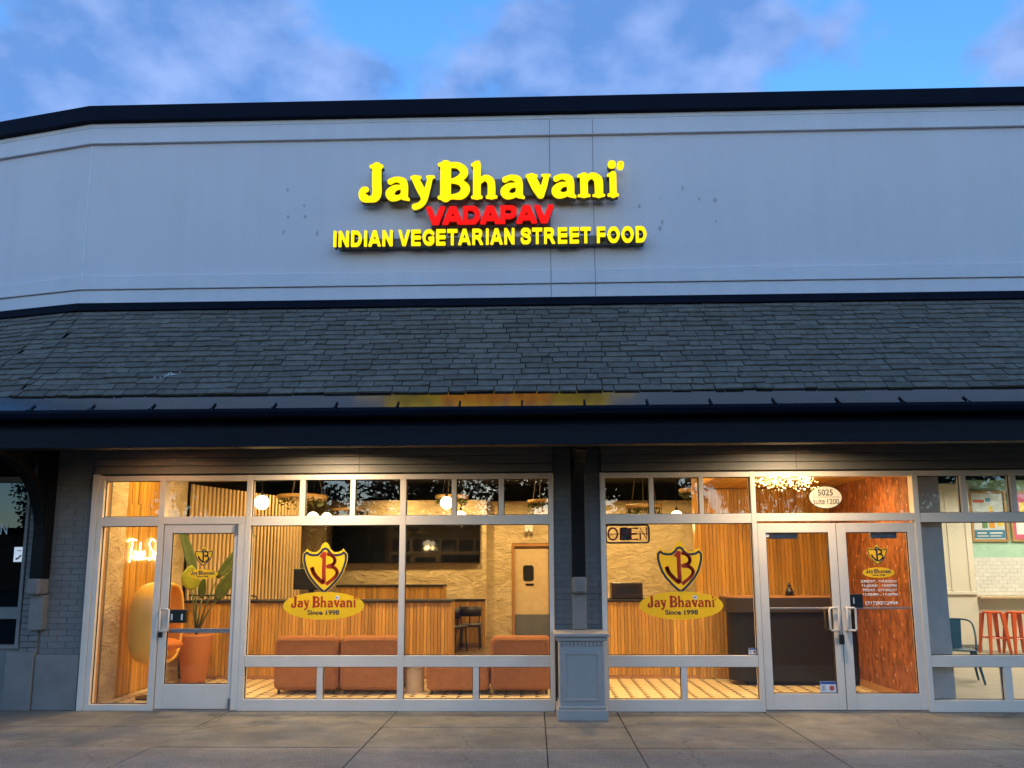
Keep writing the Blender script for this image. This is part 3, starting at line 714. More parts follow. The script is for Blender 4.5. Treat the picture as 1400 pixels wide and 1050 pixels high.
d1 = door('double_door_leaf', 'left leaf of the double door with the hanging lock', 2.616, 3.521, 2.13, 2.710, 3.435, 0.197, 2.022, 3.478, -1, (1.138, 1.158), (2.78, 3.10))
d2 = door('double_door_leaf', 'right leaf of the double door with opening hours', 3.529, 4.436, 2.13, 3.635, 4.350, 0.197, 2.022, 3.572, 1, (1.138, 1.158), (3.95, 4.25))
box('lock_box', black_plastic, 3.637, 3.80, 0.012, 0.06, 1.155, 1.31, d2, 0.008)
box('tag_mark', MATS['white_mark'], 3.685, 3.70, 0.0105, 0.0118, 1.20, 1.27, d2)
box('astragal', gasket, 3.5215, 3.5285, -0.02, 0.03, 0.02, 2.128, bld)
lk = thing('padlock', (3.492, -0.07, 0.76), 'black lock hanging from the double door handle', 'lock')
box('body', black_plastic, 3.462, 3.52, -0.10, -0.065, 0.75, 0.86, lk, 0.01)
MB().tube([(3.475, -0.08, 0.85), (3.475, -0.08, 0.905), (3.49, -0.08, 0.925), (3.505, -0.08, 0.905), (3.505, -0.08, 0.85)], 0.006, 8).build('shackle', steel, lk, smooth=True)

# ---- dark neighbour on the far left
nb = window('shop_window', 'dark window of the unlit neighbouring shop', -8.2, -6.13, 0.04, rails=((1.045, 1.18),), bottom_h=0.745, zbot=0.70, glass_rows=((1.18, 2.68, []), (0.745, 1.045, [])), pm=dark_pane, m=pier_m)
box('sill_wall', brick_m, -8.2, -6.09, -0.02, 0.011, 0.0, 0.699, bld)
struct(box('neighbour_dark_panel', black_plastic, -9.0, -6.1, 0.6, 0.7, 0.0, 3.5))  # black panel standing in for the darkness of the unlit shop
pw = mat('white_vinyl', (0.75, 0.75, 0.75), 0.6)
nl = link('window_lettering', fit_text('N', -6.455, -6.372, 2.045, 2.18, -0.0005, 0.001), pw)
tag(nl, 'white letter N on the dark window at the left edge', 'lettering')
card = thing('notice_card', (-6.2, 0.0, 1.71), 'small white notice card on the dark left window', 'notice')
box('card', emit('card_paper_glow', (0.9, 0.95, 1.0), 0.35, (0.85, 0.85, 0.85)), -6.262, -6.14, -0.004, -0.001, 1.715, 1.893, card)  # faint glow put into the paper so the card reads bright
MB().prism_xz([(-6.235, 1.735), (-6.20, 1.75), (-6.165, 1.79), (-6.18, 1.80), (-6.21, 1.765), (-6.235, 1.76)], -0.006, -0.0045).build('print', black_plastic, card)
box('print', black_plastic, -6.225, -6.175, -0.006, -0.0045, 1.845, 1.853, card)

# ================================================================== ILLUMINATED SIGNS
def sign_letter(parent, loops_or_mesh, face, ret, y0=-0.20, depth=0.085):
    """channel letter: lit face on a can"""
    if isinstance(loops_or_mesh, list):
        f = stand(curve_mesh(loops_or_mesh, 0.012, 0.0), Matrix.Translation((0, y0 + 0.012, 0)))
        c = stand(curve_mesh(loops_or_mesh, depth/2, 0.0), Matrix.Translation((0, y0 + 0.026 + depth/2, 0)))
    else:
        f, c = loops_or_mesh
    b = Matrix.Translation(-Vector(base_of(parent)))
    f.transform(b); c.transform(b)
    o = link('letter', f, face, parent); r = link('letter_can', c, ret, o)
    return o
s1 = thing('channel_letter_sign', (-0.5, -0.05, 6.1), 'glowing yellow serif letters reading JayBhavani, largest line of the sign', 'sign')
for c, lp in name_line(-2.158, 1.075, 6.152, 0.495): sign_letter(s1, lp, yellow_e, return_y)
MB().add(*(lambda n=24: ([(1.106 + 0.042*math.cos(2*math.pi*k/n), -0.20, 6.578 + 0.042*math.sin(2*math.pi*k/n)) for k in range(n)] + [(1.106 + 0.042*math.cos(2*math.pi*k/n), -0.12, 6.578 + 0.042*math.sin(2*math.pi*k/n)) for k in range(n)], [tuple(range(n)), tuple(reversed(range(n, 2*n)))] + [(i, i+n, (i+1) % n + n, (i+1) % n) for i in range(n)]))()).build('registered_disc', yellow_e, s1)
rm = fit_text('R', 1.094, 1.118, 6.562, 6.596, -0.2035, 0.002, 0.0); rm.transform(Matrix.Translation(-Vector(base_of(s1)))); link('registered_mark', rm, mat('dark_yellow', (0.35, 0.2, 0.0), 0.5), s1)
box('raceway', raceway_m, -1.93, 0.98, -0.085, -0.005, 6.24, 6.47, s1, 0.004)
def sans_sign(name, label, text, x0, x1, z0, z1, face, ret, off, race, y0=-0.20, kern=None):
    s = thing(name, ((x0+x1)/2, -0.05, z0), label, 'sign')
    pen = 0.0; items = []
    for ch in text:
        if ch == ' ': pen += 33; continue
        lps, w = sans_loops(ch, off); b_ = BEAR.get(ch, 9.5) if kern is None else kern.get(ch, 3.0)
        items.append((lps, pen + b_)); pen += w + 2*b_
    a = items[0][1]; b = max(p[0] + px_ for lps, px_ in items for l in lps for p in l)
    sx = (x1 - x0) / (b - a); sz = (z1 - z0) / 100.0
    for lps, px_ in items:
        sign_letter(s, [[(x0 + (px_ + x - a)*sx, z0 + (100 - y)*sz) for x, y in l] for l in lps], face, ret)
    box('raceway', raceway_m, *race, s, 0.004)
    return s
sans_sign('channel_letter_sign', 'glowing red capital letters reading VADAPAV, middle line of the sign', 'VADAPAV', -1.312, 0.27, 5.825, 6.06, red_e, return_r, 13.5, (-1.26, 0.23, -0.085, -0.005, 5.835, 5.93), kern={'A': -7.0, 'V': -6.0, 'D': 5.0, 'P': 5.0})
sans_sign('channel_letter_sign', 'glowing yellow capitals reading INDIAN VEGETARIAN STREET FOOD, lowest line of the sign', 'INDIAN VEGETARIAN STREET FOOD', -2.455, 1.40, 5.557, 5.762, yellow_e, return_y, 11.0, (-2.42, 1.385, -0.085, -0.005, 5.585, 5.70))

# ================================================================== DECALS AND NOTICES ON THE GLASS
def vinyl(name, c):
    m = mat(name, c, 0.5, tuple(q*0.94 for q in c)); n, l = m.node_tree.nodes, m.node_tree.links
    b = n['Principled BSDF']; o = [q for q in n if q.type == 'OUTPUT_MATERIAL'][0]
    t = N(n, 'ShaderNodeBsdfTranslucent'); t.inputs[0].default_value = (*[min(1, q*1.25) for q in c], 1); mxs = N(n, 'ShaderNodeMixShader'); mxs.inputs[0].default_value = 0.42
    l.new(b.outputs[0], mxs.inputs[1]); l.new(t.outputs[0], mxs.inputs[2]); l.new(mxs.outputs[0], o.inputs[0]); return m
v_yel = vinyl('vinyl_yellow', (0.86, 0.64, 0.015)); v_navy = mat('vinyl_navy', (0.012, 0.018, 0.05), 0.5); v_red = vinyl('vinyl_red', (0.60, 0.05, 0.015))
v_white = pw
SHIELD = [(0.0,1.02),(0.04,1.0),(0.08,0.95),(0.12,0.86),(0.2,0.80),(0.28,0.80),(0.36,0.83),(0.40,0.88),(0.44,0.82),(0.5,0.76),(0.5,0.62),(0.47,0.5),(0.42,0.36),(0.34,0.22),(0.22,0.08),(0.11,-0.03),(0.0,-0.12)]
def shield_poly(cx_, z0, w, h, inset=0.0):
    half = SHIELD if inset == 0 else INNER
    return [(cx_ + x*w, z0 + z*h) for x, z in half] + [(cx_ - x*w, z0 + z*h) for x, z in reversed(half[1:-1])]
INNER = [(0.0,0.88),(0.05,0.86),(0.10,0.79),(0.17,0.735),(0.27,0.73),(0.36,0.75),(0.41,0.79),(0.46,0.74),(0.46,0.62),(0.43,0.5),(0.385,0.37),(0.31,0.24),(0.20,0.11),(0.1,0.005),(0.0,-0.075)]
def line_band(mb, pts, r, y0, y1, closed=False):
    """flat ribbon along a polyline in XZ"""
    n = len(pts); rng = range(n if closed else n - 1)
    for i in rng:
        a, b = Vector(pts[i]), Vector(pts[(i+1) % n]); d = (b - a)
        if d.length < 1e-6: continue
        d.normalize(); nn = Vector((-d.y, d.x)) * r; a2 = a - d*r*0.5; b2 = b + d*r*0.5
        q = [a2 - nn, b2 - nn, b2 + nn, a2 + nn]
        yy = y0 - (i % 2) * 0.00025
        mb.hexa([(q[0].x, yy, q[0].y), (q[1].x, yy, q[1].y), (q[1].x, y1, q[1].y), (q[0].x, y1, q[0].y), (q[3].x, yy, q[3].y), (q[2].x, yy, q[2].y), (q[2].x, y1, q[2].y), (q[3].x, y1, q[3].y)])
def bez(pts, n=8):
    P = [pts[0]] + list(pts) + [pts[-1]]; out = []
    for i in range(1, len(P) - 2):
        p0, p1, p2, p3 = (np.array(P[j], float) for j in (i-1, i, i+1, i+2))
        for t in np.linspace(0, 1, n + 1)[:-1]: out.append(tuple(0.5*((2*p1)+(-p0+p2)*t+(2*p0-5*p1+4*p2-p3)*t*t+(-p0+3*p1-3*p2+p3)*t**3)))
    out.append(tuple(pts[-1])); return out
def logo(name, label, cx_, w, z_sh0, z_sh1, ez0, ez1, y, simple=False, ew=None, name_col=None, mono=None):
    """shield with JB above an oval with the name"""
    o = thing(name, (cx_, y, ez0), label, 'decal')
    sw = w * 0.56 if ew is None else ew
    hh = (z_sh1 - z_sh0)/1.14; zb = z_sh0 + 0.12*hh
    MB().prism_xz(shield_poly(cx_, zb, sw*1.0, hh), y, y + 0.0015).build('shield', v_yel, o)
    nb_ = MB(); line_band(nb_, shield_poly(cx_, zb, sw, hh, 1), sw*0.024, y - 0.0012, y - 0.0003, True); nb_.build('border', v_navy, o)
    J = bez([(-0.02,0.78),(-0.02,0.4),(-0.02,0.14),(-0.14,0.22),(-0.24,0.34),(-0.28,0.45)])
    J2 = [(-0.02,0.78),(-0.09,0.70)]
    B1 = [(0.06,0.12),(0.14,0.18)]
    B = bez([(0.05,0.76),(0.16,0.72),(0.22,0.62),(0.18,0.53),(0.06,0.48),(0.20,0.46),(0.28,0.36),(0.22,0.24),(0.05,0.10)])
    g = MB(); S = lambda L: [(cx_ + x*sw, zb + z*hh) for x, z in L]
    line_band(g, S(J), sw*0.042, y - 0.0014, y - 0.0003); line_band(g, S(J2), sw*0.035, y - 0.0019, y - 0.0003); line_band(g, S(B), sw*0.036, y - 0.0014, y - 0.0003)
    line_band(g, S([(0.06, 0.48), (0.12, 0.48)]), sw*0.036, y - 0.0021, y - 0.0003)
    g.build('monogram', v_red if not mono else mono, o)
    n_e = 48; ecz = (ez0 + ez1)/2; eh = (ez1 - ez0)/2
    MB().prism_xz([(cx_ + w/2*math.cos(2*math.pi*k/n_e), ecz + eh*math.sin(2*math.pi*k/n_e)) for k in range(n_e)], y - 0.0030, y - 0.0022).build('oval', v_yel, o)
    yy = y - 0.0042
    tx0, tx1 = cx_ - w*0.39, cx_ + w*0.385
    cap = eh*0.80; zbn = ecz - eh*0.12
    bb = Matrix.Translation(-Vector(base_of(o)))
    def sp():
        # 'Jay' and 'Bhavani' with a word space
        for c, lp in name_line(tx0, tx1, zbn, cap): yield c, lp
    lps = []
    for i, (c, lp) in enumerate(sp()):
        sh = -w*0.012 if i < 3 else w*0.012
        lps += [[(x + sh, z) for x, z in l] for l in lp]
    me = stand(curve_mesh(lps, 0.0005, 0.0), Matrix.Translation((0, yy + 0.0006, 0))); me.transform(bb)
    link('name_print', me, name_col or v_red, o)
    me = fit_text('Since 1998', cx_ - w*0.195, cx_ + w*0.195, ecz - eh*0.66, ecz - eh*0.30, yy, 0.0008, 0.03); me.transform(bb); link('since_print', me, v_navy, o)
    if not simple:
        q = w*0.022; qx, qz = cx_ + w*0.165, ecz + eh*0.58
        box('veg_mark', pw, qx - q, qx + q, yy - 0.0002, yy + 0.0006, qz - q, qz + q, o)
        MB().sphere((qx, yy - 0.0004, qz), q*0.45, 8, 6, (1, 0.2, 1)).build('veg_dot', mat('green_dot', (0.02, 0.1, 0.03)), o)
        me = fit_text('®', cx_ + w*0.395, cx_ + w*0.42, ecz + eh*0.38, ecz + eh*0.52, yy, 0.0006); me.transform(bb); link('registered_mark', me, v_red, o)
    return o
logo('window_decal', 'large yellow shield and oval logo on the window in front of the screens', -2.488, 0.965, 1.325, 1.935, 1.028, 1.350, -0.0015)
logo('window_decal', 'large yellow shield and oval logo on the window below the OPEN sign', 1.702, 0.973, 1.318, 1.930, 1.022, 1.345, -0.0015)
logo('window_decal', 'small dark yellow logo on the single door', -3.948, 0.36, 1.655, 1.885, 1.505, 1.62, -0.004, True, 0.225, v_navy, v_navy)
logo('window_decal', 'small yellow logo above the opening hours', 3.992, 0.365, 1.64, 1.878, 1.495, 1.615, -0.004, True, 0.23, v_navy, v_navy)
hr = thing('opening_hours', (3.98, -0.004, 1.16), 'white opening hours and telephone number lettering on the right door leaf', 'lettering')
for t, z0, z1, x0, x1 in (('SUNDAY - THURSDAY', 1.437, 1.468, 3.782, 4.198), ('11:00AM - 10:00PM', 1.388, 1.419, 3.796, 4.19), ('FRIDAY - SATURDAY', 1.338, 1.369, 3.80, 4.19), ('11:00AM - 11:00PM', 1.287, 1.318, 3.80, 4.195), ('(317)827.2904', 1.178, 1.226, 3.82, 4.188)):
    me = fit_text(t, x0, x1, z0, z1, -0.0045, 0.0008, 0.025); me.transform(Matrix.Translation(-Vector(base_of(hr)))); link('text_line', me, emit('white_print' , (1, 1, 1), 0.0, (0.8, 0.8, 0.8)) if 'white_print' not in MATS else MATS['white_print'], hr)
ad = thing('address_plate', (3.437, -0.003, 2.30), 'cream oval reading 5025 suite 1200 above the double door', 'sign')
cream = mat('cream_vinyl', (0.78, 0.66, 0.48), 0.6); ink = mat('brown_ink', (0.03, 0.02, 0.015), 0.6)
el = lambda rx, rz: [(3.437 + rx*math.cos(2*math.pi*k/40), 2.435 + rz*math.sin(2*math.pi*k/40)) for k in range(40)]
MB().prism_xz(el(0.196, 0.136), -0.003, -0.001).build('rim', ink, ad); MB().prism_xz(el(0.188, 0.128), -0.005, -0.0032).build('face', cream, ad)
for t, x0, x1, z0, z1, of in (('5025', 3.35, 3.525, 2.455, 2.528, 0.012), ('suite', 3.292, 3.425, 2.352, 2.42, 0.004), ('1200', 3.455, 3.59, 2.352, 2.415, 0.004)):
    me = fit_text(t, x0, x1, z0, z1, -0.0063, 0.0008, of); me.transform(Matrix.Translation(-Vector(base_of(ad)))); link('print', me, ink, ad)
box('print', ink, 3.28, 3.60, -0.0066, -0.0055, 2.436, 2.440, ad)
v_blue = mat('vinyl_blue', (0.03, 0.08, 0.30), 0.5)
def sticker(x0, x1, z0, z1, label, rule=True):
    s = thing('door_sticker', ((x0+x1)/2, -0.004, z0), label, 'sticker')
    box('paper', pw, x0, x1, -0.004, -0.002, z0, z1, s)
    box('header', v_blue, x0 + .002, x1 - .002, -0.0055, -0.0042, z1 - (z1-z0)*0.25, z1 - .002, s)
    w_ = x1 - x0
    for k in range(3): box('print', ink, x0 + w_*(0.1 + 0.09*k), x0 + w_*(0.13 + 0.09*k), -0.0055, -0.0042, z0 + (z1-z0)*0.15, z0 + (z1-z0)*0.65, s)
    MB().prism_xz([(x0 + w_*0.72 + w_*0.16*math.cos(a*math.pi/8), z0 + (z1-z0)*0.4 + w_*0.16*math.sin(a*math.pi/8)) for a in range(16)], -0.0055, -0.0042).build('print', mat('red_print', (0.5, 0.08, 0.06)), s)
sticker(3.245, 3.425, 0.205, 0.33, 'small white and blue sticker low on the left door leaf')
sticker(2.455, 2.545, 0.63, 0.70, 'small blue sticker in the lower corner of the OPEN sign window')
rs = thing('door_sticker', (2.735, -0.004, 1.97), 'small round sticker in the top corner of the left door leaf', 'sticker')
MB().prism_xz([(2.735 + 0.032*math.cos(a*math.pi/8), 1.99 + 0.032*math.sin(a*math.pi/8)) for a in range(16)], -0.004, -0.002).build('disc', black_plastic, rs)
MB().prism_xz([(2.735 + 0.02*math.cos(a*math.pi/8), 1.99 + 0.02*math.sin(a*math.pi/8)) for a in range(16)], -0.0056, -0.0042).build('print', pw, rs)
# OPEN sign (unlit tubes)
osn = thing('open_sign', (1.1, 0.07, 1.92), 'unlit OPEN tube sign hanging in the window beside the pier', 'sign')
tube_m = mat('unlit_tube_red', (0.20, 0.015, 0.018), 0.35); 
def rrect(x0, x1, z0, z1, r, y, n=4):
    out = []
    for cx_, cz_, a0 in ((x1-r, z1-r, 0), (x0+r, z1-r, 90), (x0+r, z0+r, 180), (x1-r, z0+r, 270)):
        for k in range(n + 1):
            a = R_(a0 + 90*k/n); out.append((cx_ + r*math.cos(a), y, cz_ + r*math.sin(a)))
    return out
rr = rrect(0.852, 1.362, 1.915, 2.125, 0.035, 0.07); MB().tube(rr + rr[:2], 0.012, 8, False).build('frame', mat('dark_navy', (0.01, 0.012, 0.022), 0.4), osn, smooth=True)
def tubes(parent, lines, r=0.008, m=tube_m):
    for L in lines: MB().tube(L, r, 8).build('tube_letter', m, parent, smooth=True)
Y = 0.07
tubes(osn, [[(0.935 + 0.055*math.cos(2*math.pi*k/20), Y, 2.02 + 0.07*math.sin(2*math.pi*k/20)) for k in range(21)],
            [(1.035, Y, 1.95), (1.035, Y, 2.09), (1.10, Y, 2.09), (1.12, Y, 2.06), (1.10, Y, 2.02), (1.035, Y, 2.02)],
            [(1.235, Y, 2.085), (1.15, Y, 2.085), (1.15, Y, 1.955), (1.235, Y, 1.955)], [(1.15, Y, 2.02), (1.22, Y, 2.02)],
            [(1.26, Y, 1.95), (1.26, Y, 2.09), (1.335, Y, 1.955), (1.335, Y, 2.095)]], 0.0115)
box('transformer', black_plastic, 1.02, 1.145, 0.085, 0.12, 1.945, 2.09, osn, 0.006)
box('bracket', black_plastic, 0.855, 1.36, 0.090, 0.098, 2.014, 2.024, osn)

# ================================================================== INTERIOR OF THE RESTAURANT
def nodes_mat(name):
    m = bpy.data.materials.new(name); m.use_nodes = True; MATS[name] = m
    return m, m.node_tree.nodes, m.node_tree.links, m.node_tree.nodes['Principled BSDF']
def mth(n, l, op, a, b=None, clamp=False):
    q = N(n, 'ShaderNodeMath', operation=op); q.use_clamp = clamp
    for i, v in enumerate((a, b)):
        if v is None: continue
        if hasattr(v, 'links'): l.new(v, q.inputs[i])
        else: q.inputs[i].default_value = v
    return q.outputs[0]
def floor_pattern():
    m, n, l, b = nodes_mat('patterned_tile')
    g = N(n, 'ShaderNodeNewGeometry'); s = N(n, 'ShaderNodeSeparateXYZ')
    mpn = N(n, 'ShaderNodeMapping'); mpn.inputs['Rotation'].default_value = (0, 0, R_(0)); l.new(g.outputs['Position'], mpn.inputs[0]); l.new(mpn.outputs[0], s.inputs[0])
    u = mth(n, l, 'FRACT', mth(n, l, 'DIVIDE', s.outputs['X'], 0.20)); v = mth(n, l, 'FRACT', mth(n, l, 'DIVIDE', s.outputs['Y'], 0.15))
    # a dark wedge in every block and a thin dark joint
    w1 = mth(n, l, 'LESS_THAN', mth(n, l, 'ADD', mth(n, l, 'ABSOLUTE', mth(n, l, 'SUBTRACT', v, 0.5)), mth(n, l, 'MULTIPLY', u, 1.25)), 0.44)
    j1 = mth(n, l, 'LESS_THAN', v, 0.06)
    dk = mth(n, l, 'MAXIMUM', w1, mth(n, l, 'MULTIPLY', j1, 0.2), True)
    mixn = N(n, 'ShaderNodeMix', data_type='RGBA'); l.new(dk, mixn.inputs['Factor'])
    mixn.inputs['A'].default_value = (0.72, 0.60, 0.38, 1); mixn.inputs['B'].default_value = (0.06, 0.035, 0.018, 1)
    l.new(mixn.outputs['Result'], b.inputs['Base Color']); b.inputs['Roughness'].default_value = 0.35
    return m
def wallpaper():
    m, n, l, b = nodes_mat('orange_wallpaper')
    g = N(n, 'ShaderNodeNewGeometry'); mpn = N(n, 'ShaderNodeMapping'); mpn.inputs['Scale'].default_value = (1, 7, 2.6); l.new(g.outputs['Position'], mpn.inputs[0])
    t = N(n, 'ShaderNodeTexNoise'); t.inputs['Scale'].default_value = 2.2; t.inputs['Detail'].default_value = 5; t.inputs['Distortion'].default_value = 0.8; l.new(mpn.outputs[0], t.inputs['Vector'])
    r = N(n, 'ShaderNodeValToRGB'); r.color_ramp.elements[0].position = 0.38; r.color_ramp.elements[1].position = 0.62
    r.color_ramp.elements[0].color = (0.13, 0.042, 0.012, 1); r.color_ramp.elements[1].color = (0.33, 0.105, 0.028, 1); l.new(t.outputs['Fac'], r.inputs[0])
    mp2 = N(n, 'ShaderNodeMapping'); mp2.inputs['Scale'].default_value = (1, 7.5, 5.5); l.new(g.outputs['Position'], mp2.inputs[0])
    vo = N(n, 'ShaderNodeTexVoronoi'); vo.inputs['Scale'].default_value = 1.3; l.new(mp2.outputs[0], vo.inputs['Vector'])
    d = mth(n, l, 'LESS_THAN', vo.outputs['Distance'], 0.17)
    mixn = N(n, 'ShaderNodeMix', data_type='RGBA'); l.new(mth(n, l, 'MULTIPLY', d, 0.55), mixn.inputs['Factor']); l.new(r.outputs[0], mixn.inputs['A']); mixn.inputs['B'].default_value = (0.75, 0.38, 0.18, 1)
    l.new(mixn.outputs['Result'], b.inputs['Base Color']); b.inputs['Roughness'].default_value = 0.6
    return m
def stone_mat():
    m, n, l, b = nodes_mat('split_stone')
    g = N(n, 'ShaderNodeNewGeometry'); mpn = N(n, 'ShaderNodeMapping'); mpn.inputs['Scale'].default_value = (1.0, 1.0, 1.7); l.new(g.outputs['Position'], mpn.inputs[0])
    t = N(n, 'ShaderNodeTexNoise'); t.inputs['Scale'].default_value = 3.0; t.inputs['Detail'].default_value = 9; t.inputs['Roughness'].default_value = 0.65; t.inputs['Distortion'].default_value = 0.6; l.new(mpn.outputs[0], t.inputs['Vector'])
    r = N(n, 'ShaderNodeValToRGB'); r.color_ramp.elements[0].position = 0.3; r.color_ramp.elements[1].position = 0.7
    r.color_ramp.elements[0].color = (0.48, 0.37, 0.22, 1); r.color_ramp.elements[1].color = (0.66, 0.54, 0.36, 1); l.new(t.outputs['Fac'], r.inputs[0])
    l.new(r.outputs[0], b.inputs['Base Color']); b.inputs['Roughness'].default_value = 0.95; b.inputs['Specular IOR Level'].default_value = 0.1
    t2 = N(n, 'ShaderNodeTexNoise'); t2.inputs['Scale'].default_value = 2.2; t2.inputs['Detail'].default_value = 3; l.new(mpn.outputs[0], t2.inputs['Vector'])
    st_ = mth(n, l, 'SNAP', t2.outputs['Fac'], 0.07)      # ledges where the stone has split
    h = mth(n, l, 'ADD', mth(n, l, 'MULTIPLY', st_, 0.7), mth(n, l, 'MULTIPLY', t.outputs['Fac'], 0.9))
    bp = N(n, 'ShaderNodeBump'); bp.inputs['Strength'].default_value = 0.8; bp.inputs['Distance'].default_value = 0.10; l.new(h, bp.inputs['Height']); l.new(bp.outputs[0], b.inputs['Normal'])
    return m
tile_m = floor_pattern(); paper_m = wallpaper(); stone_m = stone_mat()
wood = mat('honey_wood', (0.55, 0.30, 0.06), 0.45, (0.43, 0.21, 0.036), 3.5, 0.0015, 20, stretch=(5, 5, 0.5), island=0.26, spec=0.4)
wood_edge = mat('wood_edge', (0.42, 0.20, 0.07), 0.5)
slat_m = mat('pale_slat', (0.74, 0.53, 0.29), 0.5, stretch=(4, 4, 0.5), nscale=3)
dark_m = mat('dark_backing', (0.02, 0.014, 0.01), 0.8); groove_m = mat('groove_wood', (0.27, 0.12, 0.028), 0.7)
ceil_m = mat('black_ceiling', (0.02, 0.017, 0.015), 0.9)
dark_floor = mat('brown_floor', (0.10, 0.06, 0.035), 0.4)
plaster = mat('warm_plaster', (0.5, 0.42, 0.32), 0.8)
desk_m = mat('black_laminate', (0.010, 0.009, 0.009), 0.45, (0.007, 0.007, 0.006), 2, spec=0.35)
terracotta = mat('terracotta_fabric', (0.37, 0.155, 0.06), 0.9, (0.30, 0.122, 0.046), 14, 0.008, 9, spec=0.2)
struct(box('restaurant_floor', tile_m, -6.6, 4.49, 0.061, 3.4, -0.02, 0.002))
struct(box('restaurant_back_floor', dark_floor, -6.6, 4.49, 3.402, 9.8, -0.02, 0.002))
struct(box('restaurant_ceiling', ceil_m, -6.6, 4.49, 0.121, 10.4, 3.70, 3.85))
bw = struct(box('back_wall', ceil_m, -6.6, 4.49, 10.2, 10.35, 0.003, 3.69))
box('stone_cladding', stone_m, -6.6, -1.16, 9.5, 10.19, 0.003, 3.28, bw)
box('stone_cladding', stone_m, -1.158, -0.56, 9.8, 10.19, 0.003, 3.27, bw)
box('stone_cladding', stone_m, 0.44, 4.49, 9.8, 10.19, 0.003, 3.27, bw)
box('stone_cladding', stone_m, -0.559, 0.439, 9.8, 10.19, 2.24, 3.27, bw)
struct(box('outer_left_wall', dark_m, -6.75, -6.61, 2.30, 10.35, 0.003, 3.69)); struct(box('alcove_wall', dark_m, -6.60, -5.401, 2.30, 2.449, 0.003, 3.69))
box('light_block_roof', mat('roof_block_grey', (0.1, 0.1, 0.1), 0.9), -13.0, 13.2, 0.36, 11.0, 3.90, 4.05, bld); box('rear_wall', brick_m, -13.0, 13.2, 10.6, 10.99, 0.0, 3.899, bld); box('end_wall', brick_m, 13.02, 13.2, 0.36, 10.59, 0.0, 3.899, bld); box('end_wall', brick_m, -13.0, -12.8, 0.36, 10.59, 0.0, 3.899, bld)  # roof slab is unseen, added to keep sky light out of the rooms
sl_ = struct(box('left_wall', plaster, -5.55, -5.40, 0.121, 2.45, 0.003, 3.69))
def plank_run(name, p0, p1, z0, z1, w, t, m, parent, gap=0.004, split=None, side=1):
    """vertical boards from p0 to p1 (plan), sticking out to the right of the direction"""
    mb = MB(); P, Q = Vector(p0), Vector(p1); d = Q - P; L = d.length; d.normalize(); nn = Vector((d.y, -d.x)) * side
    x = 0.0
    while x < L - 0.01:
        a, b = x + gap/2, min(x + w, L) - gap/2
        zs = [z0, z1]
        if split: zs = [z0, split + random.uniform(-0.02, 0.02), z1]
        for za, zb in zip(zs[:-1], zs[1:]):
            tt = t * random.uniform(0.8, 1.15)
            c = [P + d*a, P + d*b, P + d*b + nn*tt, P + d*a + nn*tt]
            mb.hexa([(q.x, q.y, za + .001) for q in c] + [(q.x, q.y, zb - .001) for q in c])
        x += w
    o = mb.build(name, m, parent); o['kind'] = 'stuff'; return o
box('stone_cladding', stone_m, -5.399, -5.345, 0.13, 0.80, 0.003, 3.5, sl_)
box('corner_trim', wood_edge, -5.30, -5.20, 0.062, 0.12, 0.003, 2.74, sl_)
box('plank_backing', groove_m, -5.399, -5.372, 0.802, 1.95, 0.003, 3.5, sl_)
plank_run('plank_cladding', (-5.371, 0.805), (-5.371, 1.95), 0.01, 3.5, 0.055, 0.022, wood, sl_, 0.005, split=2.5)
box('stone_cladding', stone_m, -5.399, -5.31, 1.96, 2.45, 0.003, 3.5, sl_)
# slatted screen running back at an angle
scr = struct(MB().hexa([(-5.37,2.62,0.003),(-5.33,2.58,0.003),(-4.42,5.22,0.003),(-4.47,5.24,0.003),(-5.37,2.62,2.92),(-5.33,2.58,2.92),(-4.42,5.22,2.92),(-4.47,5.24,2.92)]).build('slat_screen', dark_m))
mb = MB(); P, Q = Vector((-5.33, 2.58)), Vector((-4.42, 5.22)); d = (Q - P); L = d.length; d.normalize(); nn = Vector((d.y, -d.x))
x = 0.01
while x < L:
    c = [P + d*x + nn*.001, P + d*(x+.046) + nn*.001, P + d*(x+.046) + nn*.036, P + d*x + nn*.036]
    mb.hexa([(q.x, q.y, 1.0) for q in c] + [(q.x, q.y, 2.93) for q in c]); x += 0.092
o = mb.build('slat', slat_m, scr); o['kind'] = 'stuff'
# half walls clad in boards
def half_wall(label, x0, x1, y, h, depth=0.5, cap=True):
    t = thing('half_wall', ((x0+x1)/2, y, 0.0), label, 'counter')
    box('core', groove_m, x0 + 0.005, x1 - 0.005, y + 0.022, y + depth, 0.003, h - 0.035, t)
    plank_run('plank_cladding', (x0, y + 0.0215), (x1, y + 0.0215), 0.05, h - 0.037, 0.052, 0.022, wood, t, 0.005)
    plank_run('plank_cladding', (x1 - 0.0045, y + 0.022), (x1 - 0.0045, y + depth), 0.05, h - 0.037, 0.052, 0.02, wood, t, 0.005)
    box('base', wood_edge, x0, x1, y + 0.004, y + 0.0215, 0.003, 0.048, t)
    box('cap', dark_m, x0 - 0.01, x1 + 0.02, y - 0.03, y + depth + 0.02, h - 0.034, h, t, 0.004)
    return t
half_wall('long boarded half wall behind the sofas, dark cap', -5.30, -1.26, 2.5, 1.155)
half_wall('boarded half wall behind the second logo', 1.02, 2.46, 2.6, 1.155)
half_wall('boarded back counter under the two screens', -3.88, -1.80, 6.0, 1.31, 0.6)
rl = thing('counter_rail', (-4.7, 2.55, 1.155), 'thin dark metal rail on the half wall beside the slatted screen', 'rail')
MB().tube([(-5.25, 2.56, 1.23), (-4.32, 2.56, 1.23), (-4.22, 2.56, 1.21), (-4.2, 2.56, 1.157)], 0.012, 8).build('rail', black_plastic, rl)
